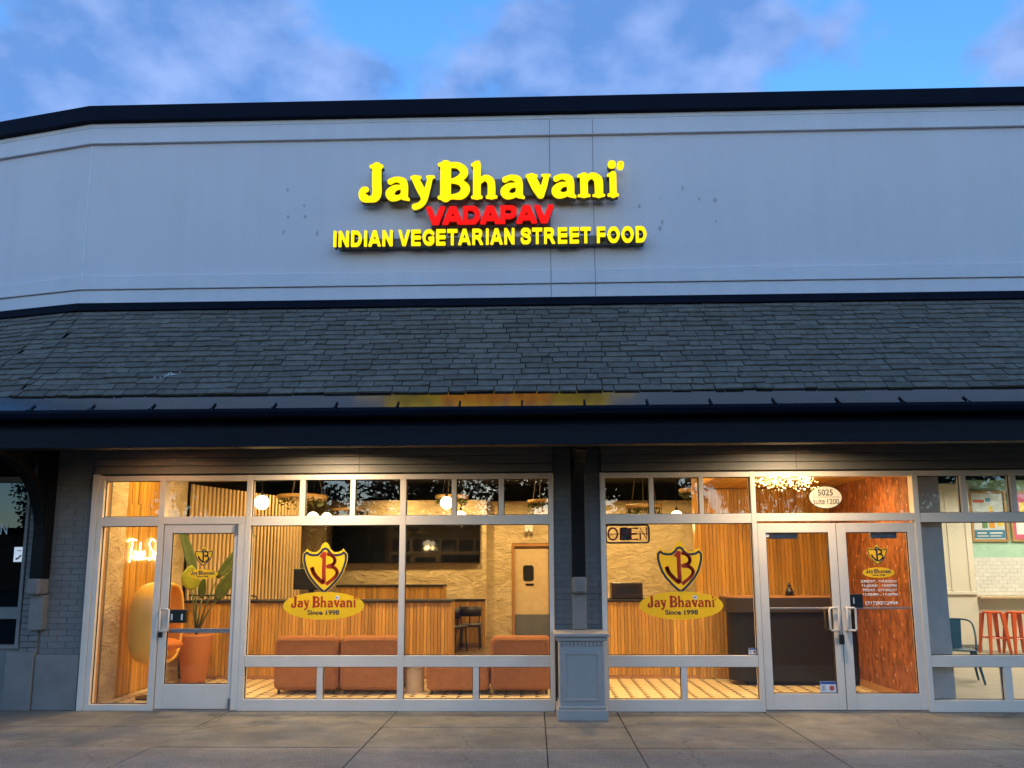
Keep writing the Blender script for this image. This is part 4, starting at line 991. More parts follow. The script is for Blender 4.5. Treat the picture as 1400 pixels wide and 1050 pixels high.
for xq in (-4.95, -4.6): MB().tube([(xq, 2.56, 1.157), (xq, 2.56, 1.22)], 0.008, 6).build('post', black_plastic, rl)
# entry: tall boarded wall, boarded ceiling, wallpapered side wall
ew = struct(box('entry_wall', groove_m, 2.49, 4.47, 2.623, 2.75, 0.003, 3.2))
plank_run('plank_cladding', (2.47, 2.622), (4.46, 2.622), 0.01, 2.80, 0.056, 0.022, wood, ew, 0.005, split=2.42)
box('corner_board', wood, 2.43, 2.469, 2.59, 2.75, 0.003, 3.3, ew, 0.003)
ec = struct(box('entry_ceiling', dark_m, 2.47, 4.47, 0.125, 2.60, 2.84, 2.95))
mb = MB(); x = 2.56
while x < 4.45:
    mb.box(x, x + 0.068, 0.13, 2.59, 2.818 - random.uniform(0, .004), 2.839); x += 0.072
o = mb.build('ceiling_boards', wood, ec); o['kind'] = 'stuff'
box('fascia_board', wood, 2.43, 2.469, 0.125, 2.589, 2.90, 3.6, ec); box('fascia_trim', wood_edge, 2.41, 2.555, 0.125, 2.589, 2.795, 2.838, ec, 0.004); box('fascia_board', wood, 2.432, 2.469, 0.125, 2.589, 2.84, 2.898, ec)
pwall = struct(box('party_wall', mat('blue_grey_paint', (0.50, 0.46, 0.40), 0.7), 4.49, 4.83, 0.13, 9.9, 0.003, 3.69))
box('wallpaper', paper_m, 4.478, 4.489, 0.125, 2.62, 0.10, 2.83, pwall)
box('skirting', wood_edge, 4.470, 4.4885, 0.125, 2.60, 0.003, 0.098, pwall)
# reception desk
dk = thing('reception_desk', (3.6, 1.9, 0.0), 'long black reception desk behind the double door', 'desk')
mb = MB()
poly = [(2.80, 2.35)] + [(2.95 - 0.22*math.cos(R_(a)), 2.12 - 0.22*math.sin(R_(a))) for a in range(0, 91, 15)] + [(4.465, 1.90), (4.465, 2.35)]
def prism_xy(poly, z0, z1):
    n = len(poly); m_ = MB()
    return m_.add([(x, y, z0) for x, y in poly] + [(x, y, z1) for x, y in poly], [tuple(reversed(range(n))), tuple(range(n, 2*n))] + [(i, (i+1) % n, (i+1) % n + n, i + n) for i in range(n)])
prism_xy(poly, 0.06, 1.0).build('body', desk_m, dk, 0.004)
prism_xy([(2.98, 2.3), (2.98, 2.0), (4.46, 1.96), (4.46, 2.3)], 0.003, 0.058).build('kick', dark_m, dk)
poly2 = [(2.70, 2.40), (2.70, 1.97), (2.80, 1.84), (4.466, 1.84), (4.466, 2.40)]
prism_xy(poly2, 1.001, 1.20).build('counter_band', mat('brown_laminate', (0.03, 0.02, 0.014), 0.4), dk, 0.004)
prism_xy([(x, y) for x, y in poly2], 1.2015, 1.222).build('counter_top', wood_edge, dk)
st = thing('statuette', (3.62, 2.05, 1.223), 'small dark seated statuette on the reception desk', 'ornament')
MB().lathe([(0.06,0),(0.065,0.02),(0.05,0.03)], (3.62,2.05,1.223), 16).build('plinth', black_plastic, st)
MB().lathe([(0.055,0.03),(0.06,0.05),(0.045,0.075),(0.04,0.10),(0.02,0.115),(0.025,0.13),(0.027,0.145),(0.018,0.16),(0.006,0.18),(0.0,0.19)], (3.62,2.05,1.223), 16).build('figure', black_plastic, st, smooth=True)

# ---- screens, kitchen door, small back-wall things
for x0, x1, lb in ((-4.90, -3.13, 'left of two black wall screens on the stone wall'), (-3.10, -1.30, 'right of two black wall screens on the stone wall')):
    t = thing('wall_screen', ((x0+x1)/2, 9.45, 1.76), lb, 'screen')
    box('bezel', black_plastic, x0, x1, 9.42, 9.499, 1.76, 2.83, t, 0.006)
    sm = MATS.get('screen_glass') or mat('screen_glass', (0.006, 0.006, 0.007), 0.04)
    box('panel', sm, x0 + 0.02, x1 - 0.02, 9.416, 9.4195, 1.785, 2.81, t)
kd = thing('kitchen_door', (-0.06, 9.85, 0.0), 'pale swing door with a dark porthole window in the back wall', 'door')
kleaf = mat('cream_door', (0.62, 0.47, 0.29), 0.5)
box('leaf', kleaf, -0.49, 0.37, 9.86, 9.90, 0.01, 2.16, kd, 0.004)
for a in ((-0.552, -0.492, 0.003, 2.23), (0.372, 0.432, 0.003, 2.23), (-0.4915, 0.3715, 2.162, 2.23)): box('frame', wood_edge, a[0], a[1], 9.80, 9.92, a[2], a[3], kd)
rp = rrect(-0.20, 0.06, 1.32, 1.70, 0.06, 0); MB().prism_xz([(p[0]-0.1+0.02, p[2]) for p in rp], 9.85, 9.8585).build('porthole', black_plastic, kd)
box('plate', black_plastic, -0.22, -0.02, 9.85, 9.8585, 1.21, 1.26, kd); box('kick_plate', grey_metal, -0.48, 0.36, 9.852, 9.8588, 0.03, 0.52, kd)
em_ = thing('emergency_light', (-0.14, 9.8, 2.53), 'small white emergency light above the kitchen door', 'lamp')
box('housing', pw, -0.24, -0.03, 9.72, 9.799, 2.55, 2.68, em_, 0.02); MB().sphere((-0.19, 9.70, 2.53), 0.05).build('lamp_head', pw, em_, smooth=True); MB().sphere((-0.08, 9.70, 2.53), 0.05).build('lamp_head', pw, em_, smooth=True)
mo = thing('till_monitor', (-3.6, 3.0, 1.155), 'black till monitor standing behind the first logo', 'monitor')
box('screen', black_plastic, -3.80, -3.24, 3.0, 3.05, 1.30, 1.63, mo, 0.01); box('stand', black_plastic, -3.56, -3.48, 3.03, 3.09, 1.157, 1.31, mo); box('foot', black_plastic, -3.66, -3.38, 2.85, 2.98, 1.1565, 1.172, mo)
pn = thing('till_printer', (1.4, 2.8, 1.155), 'dark brown box shaped till machine below the OPEN sign', 'printer')
box('body', mat('brown_plastic', (0.03, 0.015, 0.012), 0.35), 1.17, 1.64, 2.72, 3.02, 1.157, 1.40, pn, 0.015); box('slot', black_plastic, 1.24, 1.57, 2.713, 2.7195, 1.25, 1.36, pn)

# ---- seating
def sofa(label, x0, x1, low=False):
    y0 = 1.1; t = thing('sofa_module', ((x0+x1)/2, y0, 0), label, 'sofa', 'terracotta sofa modules by the window')
    if not low:
        box('backrest', terracotta, x0, x1, y0, y0 + 0.24, 0.05, 0.74, t, 0.075).modifiers[0].segments = 4
        pr_ = rrect(x0 + 0.05, x1 - 0.05, 0.10, 0.69, 0.06, y0 + 0.006); MB().tube(pr_ + pr_[:2], 0.007, 6, False).build('piping', terracotta, t, smooth=True)
        box('seat', terracotta, x0 + 0.01, x1 - 0.01, y0 + 0.242, y0 + 0.9, 0.06, 0.40, t, 0.05)
    else:
        box('seat', terracotta, x0, x1, y0, y0 + 0.8, 0.05, 0.385, t, 0.06).modifiers[0].segments = 4
    for fx in (x0 + 0.07, x1 - 0.07):
        for fy in (y0 + 0.06, y0 + 0.74): MB().tube([(fx, fy, 0.003), (fx, fy, 0.06)], 0.018, 8).build('foot', black_plastic, t)
sofa('terracotta sofa module at the left end, below the first logo', -3.43, -2.575)
sofa('terracotta sofa module between the first logo and the window post', -2.565, -1.74)
sofa('low terracotta footstool without backrest', -1.42, -0.60, True)
sofa('terracotta sofa module beside the middle pier', -0.585, 0.21)
pf = thing('side_table', (-1.60, 1.35, 0), 'pale beige drum table between the sofa and the footstool', 'table')
MB().lathe([(0.125, 0.003), (0.125, 0.31), (0.12, 0.318)], (-1.60, 1.35, 0), 28).build('drum', mat('beige_drum', (0.55, 0.42, 0.27), 0.6), pf, smooth=False)
MB().lathe([(0.14, 0.319), (0.14, 0.343)], (-1.60, 1.35, 0), 28).build('top', mat('beige_top', (0.5, 0.38, 0.24), 0.5), pf)
chair_m = mat('black_chair', (0.015, 0.012, 0.010), 0.45)
def dining_chair(x, y, rz, label):
    t = thing('dining_chair', (x, y, 0), label, 'chair', 'dark dining chairs', rz)
    BASE[t.name] = (0, 0, 0)
    for sx in (-1, 1):
        for sy in (-1, 1): MB().tube([(sx*0.2, sy*0.2, 0.003), (sx*0.18, sy*0.18, 0.45)], [0.012, 0.017], 8).build('leg', chair_m, t)
    MB().box(-0.22, 0.22, -0.22, 0.22, 0.45, 0.51).build('seat', chair_m, t, 0.02)
    back = []
    for k in range(9):
        a = R_(-70 + 140*k/8); back.append((0.24*math.sin(a), 0.02 + 0.2*math.cos(a), 0.80))
    pb = MB(); pb.add([(x_, y_, 0.66) for x_, y_, _ in back] + [(x_*1.04, y_*1.04, 0.86) for x_, y_, _ in back], [(k, k+1, k+10, k+9) for k in range(8)])
    pbo = pb.build('back_panel', chair_m, t, smooth=True); mdp = pbo.modifiers.new('thick', 'SOLIDIFY'); mdp.thickness = 0.03
    for a in (-60, 0, 60): MB().tube([(0.2*math.sin(R_(a)), 0.0 + 0.19*math.cos(R_(a)), 0.51), (0.24*math.sin(R_(a)), 0.02 + 0.2*math.cos(R_(a)), 0.79)], 0.012, 6).build('back_post', chair_m, t)
    return t
dining_chair(-1.62, 6.3, R_(150), 'nearer dark dining chair beyond the half wall'); dining_chair(-1.32, 6.9, R_(180), 'farther dark dining chair, partly behind the nearer one')
half_wall('low boarded wall behind the dining chairs', -2.6, -1.07, 7.4, 0.98, 0.2)
dt = thing('dining_table', (-1.9, 6.95, 0), 'dark dining table at the far chairs', 'table')
box('top', chair_m, -2.4, -1.55, 6.6, 7.3, 0.72, 0.755, dt, 0.005); box('pedestal', chair_m, -2.02, -1.94, 6.9, 6.98, 0.02, 0.719, dt); box('foot', chair_m, -2.2, -1.75, 6.75, 7.15, 0.003, 0.019, dt)

# ---- selfie corner: shell chair, plant, script tubes
eg = thing('shell_chair', (-4.86, 0.85, 0.0), 'amber rounded shell chair behind the single door', 'chair')
amber = mat('amber_shell', (0.85, 0.47, 0.08), 0.35, (0.80, 0.43, 0.07), 2)
mb = MB(); nu, nv = 26, 34; c0 = Vector((-4.86, 0.85, 0.94)); idx = {}
def shell_pt(u, v, s=1.0):
    # u: from the pole that points left (0) to the rim on the right (1); v: round
    a = u * R_(118); ex = 3.2
    ca, sa = math.cos(a), math.sin(a); k2 = (abs(ca)**2.8 + abs(sa)**2.8)**(-1/2.8); ca *= k2; sa *= k2
    q = 2*math.pi*v
    cy, sy = math.cos(q), math.sin(q)
    k = (abs(cy)**ex + abs(sy)**ex)**(-1/ex)
    return c0 + Vector((-ca*0.30*s, cy*k*sa*0.40*s, sy*k*sa*0.52*s))
for lay, s in enumerate((1.0, 0.93)):
    for i in range(nu + 1):
        for j in range(nv): idx[lay, i, j] = len(mb.v); mb.v.append(tuple(shell_pt(i/nu, j/nv, s)))
for lay in (0, 1):
    for i in range(nu):
        for j in range(nv):
            f = (idx[lay,i,j], idx[lay,i,(j+1) % nv], idx[lay,i+1,(j+1) % nv], idx[lay,i+1,j]); mb.f.append(f if lay else f[::-1])
for j in range(nv): mb.f.append((idx[0,nu,j], idx[0,nu,(j+1) % nv], idx[1,nu,(j+1) % nv], idx[1,nu,j]))
sh = mb.build('shell', amber, eg, smooth=True); sh.rotation_euler.z = 0
MB().sphere((-4.82, 0.85, 0.66), 0.27, 18, 10, (1.0, 1.05, 0.32)).build('cushion', mat('orange_cushion', (0.55, 0.16, 0.02), 0.8), eg, smooth=True)
MB().lathe([(0.22, 0.003), (0.22, 0.02), (0.035, 0.035), (0.03, 0.46)], (-4.86, 0.85, 0), 20).build('base', black_plastic, eg)
pl = thing('potted_plant', (-4.92, 2.12, 0), 'broad leaved plant in a tall terracotta pot behind the single door', 'plant')
pot_m = mat('terracotta_pot', (0.45, 0.165, 0.05), 0.7, (0.38, 0.135, 0.04), 6)
MB().lathe([(0.15,0.003),(0.165,0.05),(0.225,0.5),(0.24,0.66),(0.245,0.70),(0.225,0.70),(0.215,0.64),(0.0,0.62)], (-4.92, 2.12, 0), 32).build('pot', pot_m, pl, smooth=True)
leaf_m = mat('leaf_green', (0.10, 0.145, 0.03), 0.45, (0.065, 0.10, 0.02), 8); leaf_lit = mat('leaf_lit_green', (0.42, 0.48, 0.05), 0.4, (0.34, 0.41, 0.04), 8)  # yellow-green copy paints the leaf that catches the light
def leaf(base, tip, width, face, m, droop=0.0):
    b, t = Vector(base), Vector(tip); d = t - b; n1 = Vector(face).normalized(); side = d.cross(n1).normalized(); n1 = side.cross(d).normalized()
    v, f = [], []; K = 10
    for i in range(K + 1):
        s = i/K; w = width * (math.sin(math.pi * min(s*0.95 + 0.04, 1)) ** 0.6) * (1 - 0.25*s)
        c = b + d*s + n1 * (-droop*s*s)
        for q in (-1, -0.5, 0, 0.5, 1): v.append(c + side*w*q + n1*(abs(q)*w*0.35))
    for i in range(K):
        for q in range(4): f.append((i*5+q, i*5+q+1, i*5+q+6, i*5+q+5))
    o = MB().add(v, f).build('leaf', m, pl, smooth=True)
    md = o.modifiers.new('thick', 'SOLIDIFY'); md.thickness = 0.003
    return o
C0 = (-4.92, 2.12, 0.66)
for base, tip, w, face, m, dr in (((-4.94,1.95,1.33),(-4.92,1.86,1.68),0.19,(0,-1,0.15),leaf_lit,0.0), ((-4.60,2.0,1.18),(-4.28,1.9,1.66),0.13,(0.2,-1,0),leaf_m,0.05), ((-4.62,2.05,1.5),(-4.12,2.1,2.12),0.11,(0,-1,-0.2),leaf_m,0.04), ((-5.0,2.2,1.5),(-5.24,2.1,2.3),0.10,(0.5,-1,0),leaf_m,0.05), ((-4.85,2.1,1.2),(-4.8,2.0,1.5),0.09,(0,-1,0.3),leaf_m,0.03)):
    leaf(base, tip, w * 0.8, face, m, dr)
    mid = (Vector(C0) + Vector(base))/2 + Vector((0, 0, 0.05))
    MB().tube([C0, mid, base], [0.016, 0.012, 0.008], 6).build('stem', leaf_m, pl, smooth=True)
ne = thing('script_neon', (-5.34, 1.15, 1.68), 'glowing white script tubes reading Take Selfie on the boarded wall', 'neon sign')
neon_m = emit('neon_white', (1.0, 0.86, 0.52), 8.0)
SCR = [[(0.1,3.2),(0.8,3.6),(2.0,3.5)], [(1.2,3.6),(1.05,2),(0.8,0.2)], [(2.4,1.7),(1.9,1.8),(1.6,1.1),(1.8,.6),(2.2,.9),(2.4,1.7),(2.4,.7),(2.7,.7)], [(3.0,3.2),(2.8,.5)], [(3.4,1.8),(2.9,1.2),(3.5,.6)], [(3.6,1.1),(4.1,1.4),(3.9,1.9),(3.6,1.3),(3.8,.7),(4.4,.9)],
       [(6.2,3.6),(5.6,3.9),(5.0,3.1),(5.5,2.3),(5.9,1.5),(5.3,.6),(4.7,.9)], [(6.1,1.1),(6.6,1.4),(6.4,1.9),(6.1,1.3),(6.3,.7),(6.8,.9)], [(6.9,1.2),(7.4,3.2),(7.2,3.7),(7.0,3.0),(7.0,1.0),(7.4,.7)], [(8.3,3.4),(7.9,3.7),(7.7,3),(7.6,.4),(7.5,-.3)], [(7.4,1.8),(8.1,1.9)], [(8.4,1.7),(8.4,.7)], [(8.4,2.3),(8.41,2.4)], [(8.8,1.1),(9.3,1.4),(9.1,1.9),(8.8,1.3),(9.0,.7),(9.6,.9)]]
for L in SCR:
    pth = [(-5.325, 0.81 + u*0.118, 1.70 + v*0.088) for u, v in bez(L, 5)]
    MB().tube(pth, 0.0085, 6).build('tube_letter', neon_m, ne, smooth=True)

# ---- pendants: wooden discs with trailing greenery, globe lamps
globe_m = emit('globe_glow', (1.0, 0.80, 0.48), 9.0)
disc_m = mat('pendant_wood', (0.6, 0.36, 0.14), 0.5)
vine_m = mat('vine_green', (0.12, 0.13, 0.02), 0.6, (0.07, 0.085, 0.014), 12)
wire_m = mat('pendant_wire', (0.25, 0.23, 0.2), 0.5)
WARM = (1.0, 0.67, 0.25)
def lamp_light(name, parent, loc, power, r=0.08, col=WARM):
    ld = bpy.data.lights.new(name, 'POINT'); ld.energy = power * KE * 0.6; ld.color = col; ld.shadow_soft_size = r
    lo = bpy.data.objects.new(name, ld); COL.objects.link(lo); lo.parent = parent
    b = base_of(parent); lo.location = (loc[0]-b[0], loc[1]-b[1], loc[2]-b[2]); return lo
def disc_pendant(x, y, z, r, label):
    t = thing('planter_pendant', (x, y, z), label, 'pendant', 'hanging wooden planter discs')
    MB().lathe([(r*0.4, -0.02), (r*0.94, -0.03), (r, -0.012), (r, 0.02), (r*0.96, 0.032), (r*0.4, 0.025)], (x, y, z), 32).build('disc', disc_m, t, smooth=False)
    for a in (20, 140, 260):
        q = (x + r*0.8*math.cos(R_(a)), y + r*0.8*math.sin(R_(a)))
        MB().tube([(q[0], q[1], z + 0.03), (x + (q[0]-x)*0.3, y + (q[1]-y)*0.3, 3.69)], 0.004, 5).build('wire', wire_m, t)
    rd = random.Random(int(abs(x*100)) + 3)
    mb = MB()
    for k in range(170):
        a = rd.uniform(0, 2*math.pi); rr_ = r*math.sqrt(rd.uniform(0.15, 0.95)); dz = -0.03 - abs(rd.gauss(0, 0.055))
        c = Vector((x + rr_*math.cos(a), y + rr_*math.sin(a), z + dz))
        u = Vector((rd.gauss(0,1), rd.gauss(0,1), rd.gauss(0,1))).normalized(); w = u.orthogonal().normalized()
        L = rd.uniform(0.02, 0.045)
        mb.add([c - u*L, c + w*L*0.45, c + u*L, c - w*L*0.45], [(0, 1, 2, 3)])
    o = mb.build('greenery', vine_m, t); o['kind'] = 'stuff'
def globe(x, y, z, r, label, power):
    t = thing('globe_lamp', (x, y, z), label, 'lamp', 'glowing globe pendant lamps')
    MB().sphere((x, y, z), r, 20, 12).build('globe', globe_m, t, smooth=True)
    MB().tube([(x, y, z + r), (x, y, 3.69)], 0.004, 5).build('cable', black_plastic, t)
    MB().lathe([(0.022, r*0.93), (0.022, r + 0.04), (0.006, r + 0.055)], (x, y, z), 12).build('socket', black_plastic, t)
    if power: lamp_light('globe_light', t, (x, y, z - r - 0.06), power, 0.06)
disc_pendant(-3.70, 3.0, 2.755, 0.40, 'planter disc hanging beside the slatted screen, widest of the planters')
disc_pendant(-1.36, 3.5, 2.79, 0.275, 'planter disc above the right screen')
disc_pendant(-3.65, 6.0, 2.77, 0.36, 'far planter disc above the left screen')
disc_pendant(0.14, 5.0, 2.835, 0.26, 'planter disc in front of the kitchen door')
disc_pendant(0.98, 3.5, 2.87, 0.20, 'planter disc partly hidden by the middle pier')
disc_pendant(1.87, 4.0, 2.655, 0.31, 'planter disc above the OPEN sign')
disc_pendant(2.66, 3.6, 2.885, 0.26, 'planter disc partly hidden by the entry boards')
globe(-3.707, 1.2, 2.519, 0.098, 'nearest globe lamp, hanging by the slatted screen', 30)
globe(-3.52, 3.0, 2.43, 0.092, 'left one of two globe lamps under the widest planter disc', 12)
globe(-3.30, 3.0, 2.43, 0.082, 'right one of two globe lamps under the widest planter disc', 12)
globe(-1.39, 3.0, 2.655, 0.10, 'globe lamp just below the planter disc at the right screen', 15)
globe(-1.21, 3.5, 2.47, 0.092, 'lower globe lamp below the planter disc at the right screen', 12)
globe(2.238, 3.0, 2.42, 0.092, 'globe lamp beside the entry boards', 20)
# chandelier of glass beads over the entry
ch = thing('bead_chandelier', (3.25, 0.85, 2.81), 'sparkling bead chandelier above the double door', 'chandelier')
MB().box(2.9, 3.62, 0.6, 1.1, 2.80, 2.816).build('canopy', steel, ch)
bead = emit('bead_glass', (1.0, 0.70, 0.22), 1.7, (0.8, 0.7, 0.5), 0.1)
mb = MB(); rd = random.Random(5)
for k in range(420):
    x = 3.26 + rd.uniform(-0.37, 0.37); y = 0.85 + rd.uniform(-0.28, 0.28); z = 2.79 - abs(rd.gauss(0, 0.075))
    mb.sphere((x, y, max(z, 2.62)), rd.uniform(0.005, 0.011), 5, 4)
o = mb.build('beads', bead, ch); o['kind'] = 'stuff'
hot = emit('chandelier_bulb', (1.0, 0.85, 0.55), 40)
for x in (3.08, 3.27, 3.49):
    MB().sphere((x, 0.72, 2.70), 0.022, 10, 7).build('bulb', hot, ch, smooth=True); lamp_light('chandelier_light', ch, (x, 0.85, 2.56), 22, 0.05)
# recessed ceiling lights of the dining room (the lamps that light it)
lens_m = emit('lens_warm', (1.0, 0.72, 0.4), 12); lens_w = emit('lens_white', (1.0, 0.93, 0.75), 10)
def downlight(x, y, z, power, col, label, group, size=0.16, spread=150, lens=None):
    t = thing('ceiling_light', (x, y, z), label, 'light', group)
    MB().lathe([(size*0.5, 0.0), (size*0.62, -0.012), (size*0.62, 0.0)], (x, y, z), 20).build('trim_ring', steel, t)
    MB().lathe([(size*0.48, -0.004), (0.0, -0.004)], (x, y, z), 20).build('lens', lens or lens_m, t)
    ld = bpy.data.lights.new('ceiling_light_lamp', 'AREA'); ld.shape = 'DISK'; ld.size = size; ld.energy = power * KE * 1.0; ld.color = col; ld.spread = R_(spread)
    lo = bpy.data.objects.new('ceiling_light_lamp', ld); COL.objects.link(lo); lo.parent = t; lo.location = (0, 0, -0.02)
    return t
G = 'recessed lights in the restaurant ceiling'
for x, y, p in ((-4.55, 0.95, 55), (-2.6, 1.5, 60), (-0.6, 1.5, 60), (1.5, 1.5, 60), (-3.9, 4.2, 60), (-3.2, 8.6, 70), (-1.7, 8.6, 60), (-0.1, 8.4, 60), (1.6, 8.4, 80), (3.2, 8.4, 60), (-1.0, 5.0, 60), (1.5, 4.6, 50)):
    downlight(x, y, 3.69, p, WARM, 'recessed warm light in the dark restaurant ceiling', G)
for x, y in ((2.85, 0.8), (4.05, 0.8), (3.45, 0.6)):
    downlight(x, y, 2.80, 14, WARM, 'recessed warm light in the boarded entry ceiling', 'recessed lights in the entry ceiling')
# outside: recessed lights in the canopy soffit
for x, p in ((-2.35, 56), (2.95, 46), (-4.4, 5)):
    downlight(x, -0.75, 3.065, p, (1.0, 0.82, 0.56), 'recessed light in the canopy soffit', 'recessed lights in the canopy soffit', 0.2, 170)

# ================================================================== NEIGHBOURING CAFE ON THE RIGHT
mint = mat('mint_paint', (0.42, 0.66, 0.52), 0.7); creamp = mat('cream_paint', (0.66, 0.62, 0.50), 0.7, (0.62, 0.58, 0.46), 2)
pale_floor = mat('pale_plank_floor', (0.42, 0.37, 0.28), 0.45, (0.30, 0.26, 0.19), 1.5, stretch=(0.6, 9, 1))
struct(box('cafe_floor', pale_floor, 4.84, 13.0, 0.061, 8.0, -0.02, 0.002)); struct(box('cafe_ceiling', ceil_m, 4.84, 13.0, 0.121, 8.0, 3.75, 3.85))
cw = struct(box('cafe_panel_wall', creamp, 4.84, 8.72, 6.5, 6.62, 0.003, 3.28))
x = 5.0
while x < 8.7:
    box('batten', creamp, x, x + 0.04, 6.482, 6.499, 1.16, 3.12, cw, 0.003); x += 0.36
box('chair_rail', creamp, 4.85, 8.72, 6.455, 6.4985, 1.08, 1.14, cw, 0.008); box('crown', creamp, 4.85, 8.72, 6.44, 6.4985, 3.13, 3.28, cw, 0.01); box('skirting', mat('grey_skirting', (0.2, 0.2, 0.18), 0.7), 4.85, 8.72, 6.475, 6.4985, 0.003, 0.12, cw)
mw = struct(box('cafe_mint_wall', mint, 8.725, 13.0, 6.95, 7.05, 0.003, 3.4))
box('return_wall', creamp, 8.60, 8.724, 6.621, 6.949, 0.003, 3.28, cw)
struct(box('cafe_back_wall', mat('dark_green_paint', (0.12, 0.17, 0.14), 0.8), 4.84, 13.0, 7.9, 7.99, 0.003, 3.75)); struct(box('cafe_right_wall', mint, 12.9, 13.0, 0.2, 7.0, 0.003, 3.75))
tile_w = mat('white_tile', (0.72, 0.72, 0.68), 0.25, (0.66, 0.66, 0.62), 2, island=0.05)
tms = {}
z = 1.05; r_ = 0
while z < 1.80:
    x = 8.74 - (0.077 if r_ % 2 else 0.0)
    while x < 10.5:
        x0 = max(x, 8.74); w_ = round(x + 0.15 - x0, 3)
        if w_ not in tms:
            q = MB().box(0, w_, 0, 0.012, 0, 0.072).build('tile', tile_w, None, 0.002); tms[w_] = q.data; bpy.data.objects.remove(q)
        o = bpy.data.objects.new('tile', tms[w_]); COL.objects.link(o); o.parent = mw; o.location = (x0, 6.9375, z); x += 0.154
    z += 0.076; r_ += 1
sf = thing('wall_counter', (9.8, 6.6, 0), 'pale wooden wall counter under the white tiles in the mint cafe', 'counter')
box('top', mat('pale_wood', (0.55, 0.42, 0.26), 0.5), 8.74, 12.5, 6.42, 6.935, 1.005, 1.045, sf, 0.004); box('apron', creamp, 8.76, 12.4, 6.60, 6.93, 0.003, 1.003, sf)
def poster(x0, x1, z0, z1, label, seed, bg):
    t = thing('framed_poster', ((x0+x1)/2, 6.93, z0), label, 'poster')
    fr = MB().box(x0, x0+.045, 6.90, 6.949, z0, z1).box(x1-.045, x1, 6.90, 6.949, z0, z1).box(x0+.0455, x1-.0455, 6.902, 6.949, z0, z0+.045).box(x0+.0455, x1-.0455, 6.902, 6.949, z1-.045, z1).build('frame', mat('oak_frame', (0.45, 0.27, 0.10), 0.5), t)
    P = lambda a, b, c, d, m, k: box('print', m, x0 + .05 + (x1-x0-.1)*a, x0 + .05 + (x1-x0-.1)*b, 6.93 - 0.002*k, 6.9315 - 0.002*k, z0 + .05 + (z1-z0-.1)*c, z0 + .05 + (z1-z0-.1)*d, t)
    P(0, 1, 0, 1, bg, 0)
    org = mat('print_orange', (0.75, 0.35, 0.04)); blu = mat('print_blue', (0.05, 0.22, 0.36)); yl = mat('print_yellow', (0.78, 0.62, 0.10)); wh = mat('print_white', (0.8, 0.8, 0.78)); gr = mat('print_green', (0.15, 0.32, 0.12))
    if seed == 0:
        P(0.05, 0.4, 0.8, 0.86, mat('print_red', (0.6, 0.1, 0.08)), 1); P(0.45, 0.6, 0.82, 0.9, blu, 1); P(0.02, 0.98, 0.02, 0.2, blu, 1)
        P(0.5, 0.68, 0.24, 0.62, org, 1); P(0.53, 0.65, 0.62, 0.72, yl, 1); P(0.74, 0.95, 0.28, 0.48, yl, 1); P(0.28, 0.45, 0.24, 0.4, gr, 1); P(0.05, 0.3, 0.22, 0.34, wh, 1)
        P(0.1, 0.4, 0.12, 0.15, wh, 2); P(0.5, 0.9, 0.12, 0.15, wh, 2); P(0.1, 0.45, 0.06, 0.08, wh, 2); P(0.5, 0.85, 0.06, 0.08, wh, 2); P(0.08, 0.45, 0.5, 0.53, blu, 1)
    else:
        P(0.1, 0.5, 0.1, 0.5, wh, 1); P(0.25, 0.7, 0.5, 0.8, yl, 1); P(0.55, 0.9, 0.1, 0.3, org, 1)
poster(8.96, 9.70, 2.13, 3.17, 'framed pale blue poster on the mint wall', 0, mat('print_sky', (0.62, 0.72, 0.76)))
poster(9.76, 10.5, 2.13, 3.17, 'framed pink poster at the right edge', 1, mat('print_pink', (0.62, 0.12, 0.22)))
orange_metal = mat('orange_metal', (0.62, 0.10, 0.02), 0.35); teal = mat('teal_metal', (0.01, 0.07, 0.11), 0.4)
def stool(x, y, label):
    t = thing('bar_stool', (x, y, 0), label, 'stool', 'orange metal bar stools')
    MB().lathe([(0.15, 0.75), (0.165, 0.765), (0.165, 0.785), (0.14, 0.79), (0.0, 0.782)], (x, y, 0), 24).build('seat', orange_metal, t)
    ft = []
    for sx in (-1, 1):
        for sy in (-1, 1):
            MB().hexa([(x+sx*0.185-.018, y+sy*0.185-.018, 0.003), (x+sx*0.185+.018, y+sy*0.185-.018, 0.003), (x+sx*0.185+.018, y+sy*0.185+.018, 0.003), (x+sx*0.185-.018, y+sy*0.185+.018, 0.003),
                       (x+sx*0.12-.035, y+sy*0.12-.035, 0.755), (x+sx*0.12+.035, y+sy*0.12-.035, 0.755), (x+sx*0.12+.035, y+sy*0.12+.035, 0.755), (x+sx*0.12-.035, y+sy*0.12+.035, 0.755)]).build('leg', orange_metal, t, 0.004)
    for z_, k in ((0.30, 0.162),):
        q = [(x-k, y-k, z_), (x+k, y-k, z_), (x+k, y+k, z_), (x-k, y+k, z_)]
        for a, b in zip(q, q[1:] + q[:1]): MB().tube([a, b], 0.012, 6).build('footrest', orange_metal, t)
stool(8.66, 5.95, 'orange metal bar stool nearest the cream wall'); stool(9.05, 5.85, 'orange metal bar stool at the right edge of the photo')
tcx, tcy = 6.06, 2.30
tcr = thing('metal_chair', (tcx, tcy, 0), 'dark teal metal cafe chair inside the neighbouring window', 'chair', None, R_(-20))
BASE[tcr.name] = (0, 0, 0)
for sx in (-1, 1):
    MB().tube([(sx*0.25, -0.24, 0.003), (sx*0.17, -0.16, 0.44)], [0.014, 0.024], 8).build('leg', teal, tcr); MB().tube([(sx*0.25, 0.26, 0.003), (sx*0.17, 0.16, 0.44)], [0.014, 0.024], 8).build('leg', teal, tcr)
MB().box(-0.19, 0.19, -0.19, 0.19, 0.44, 0.462).build('seat', teal, tcr, 0.012)
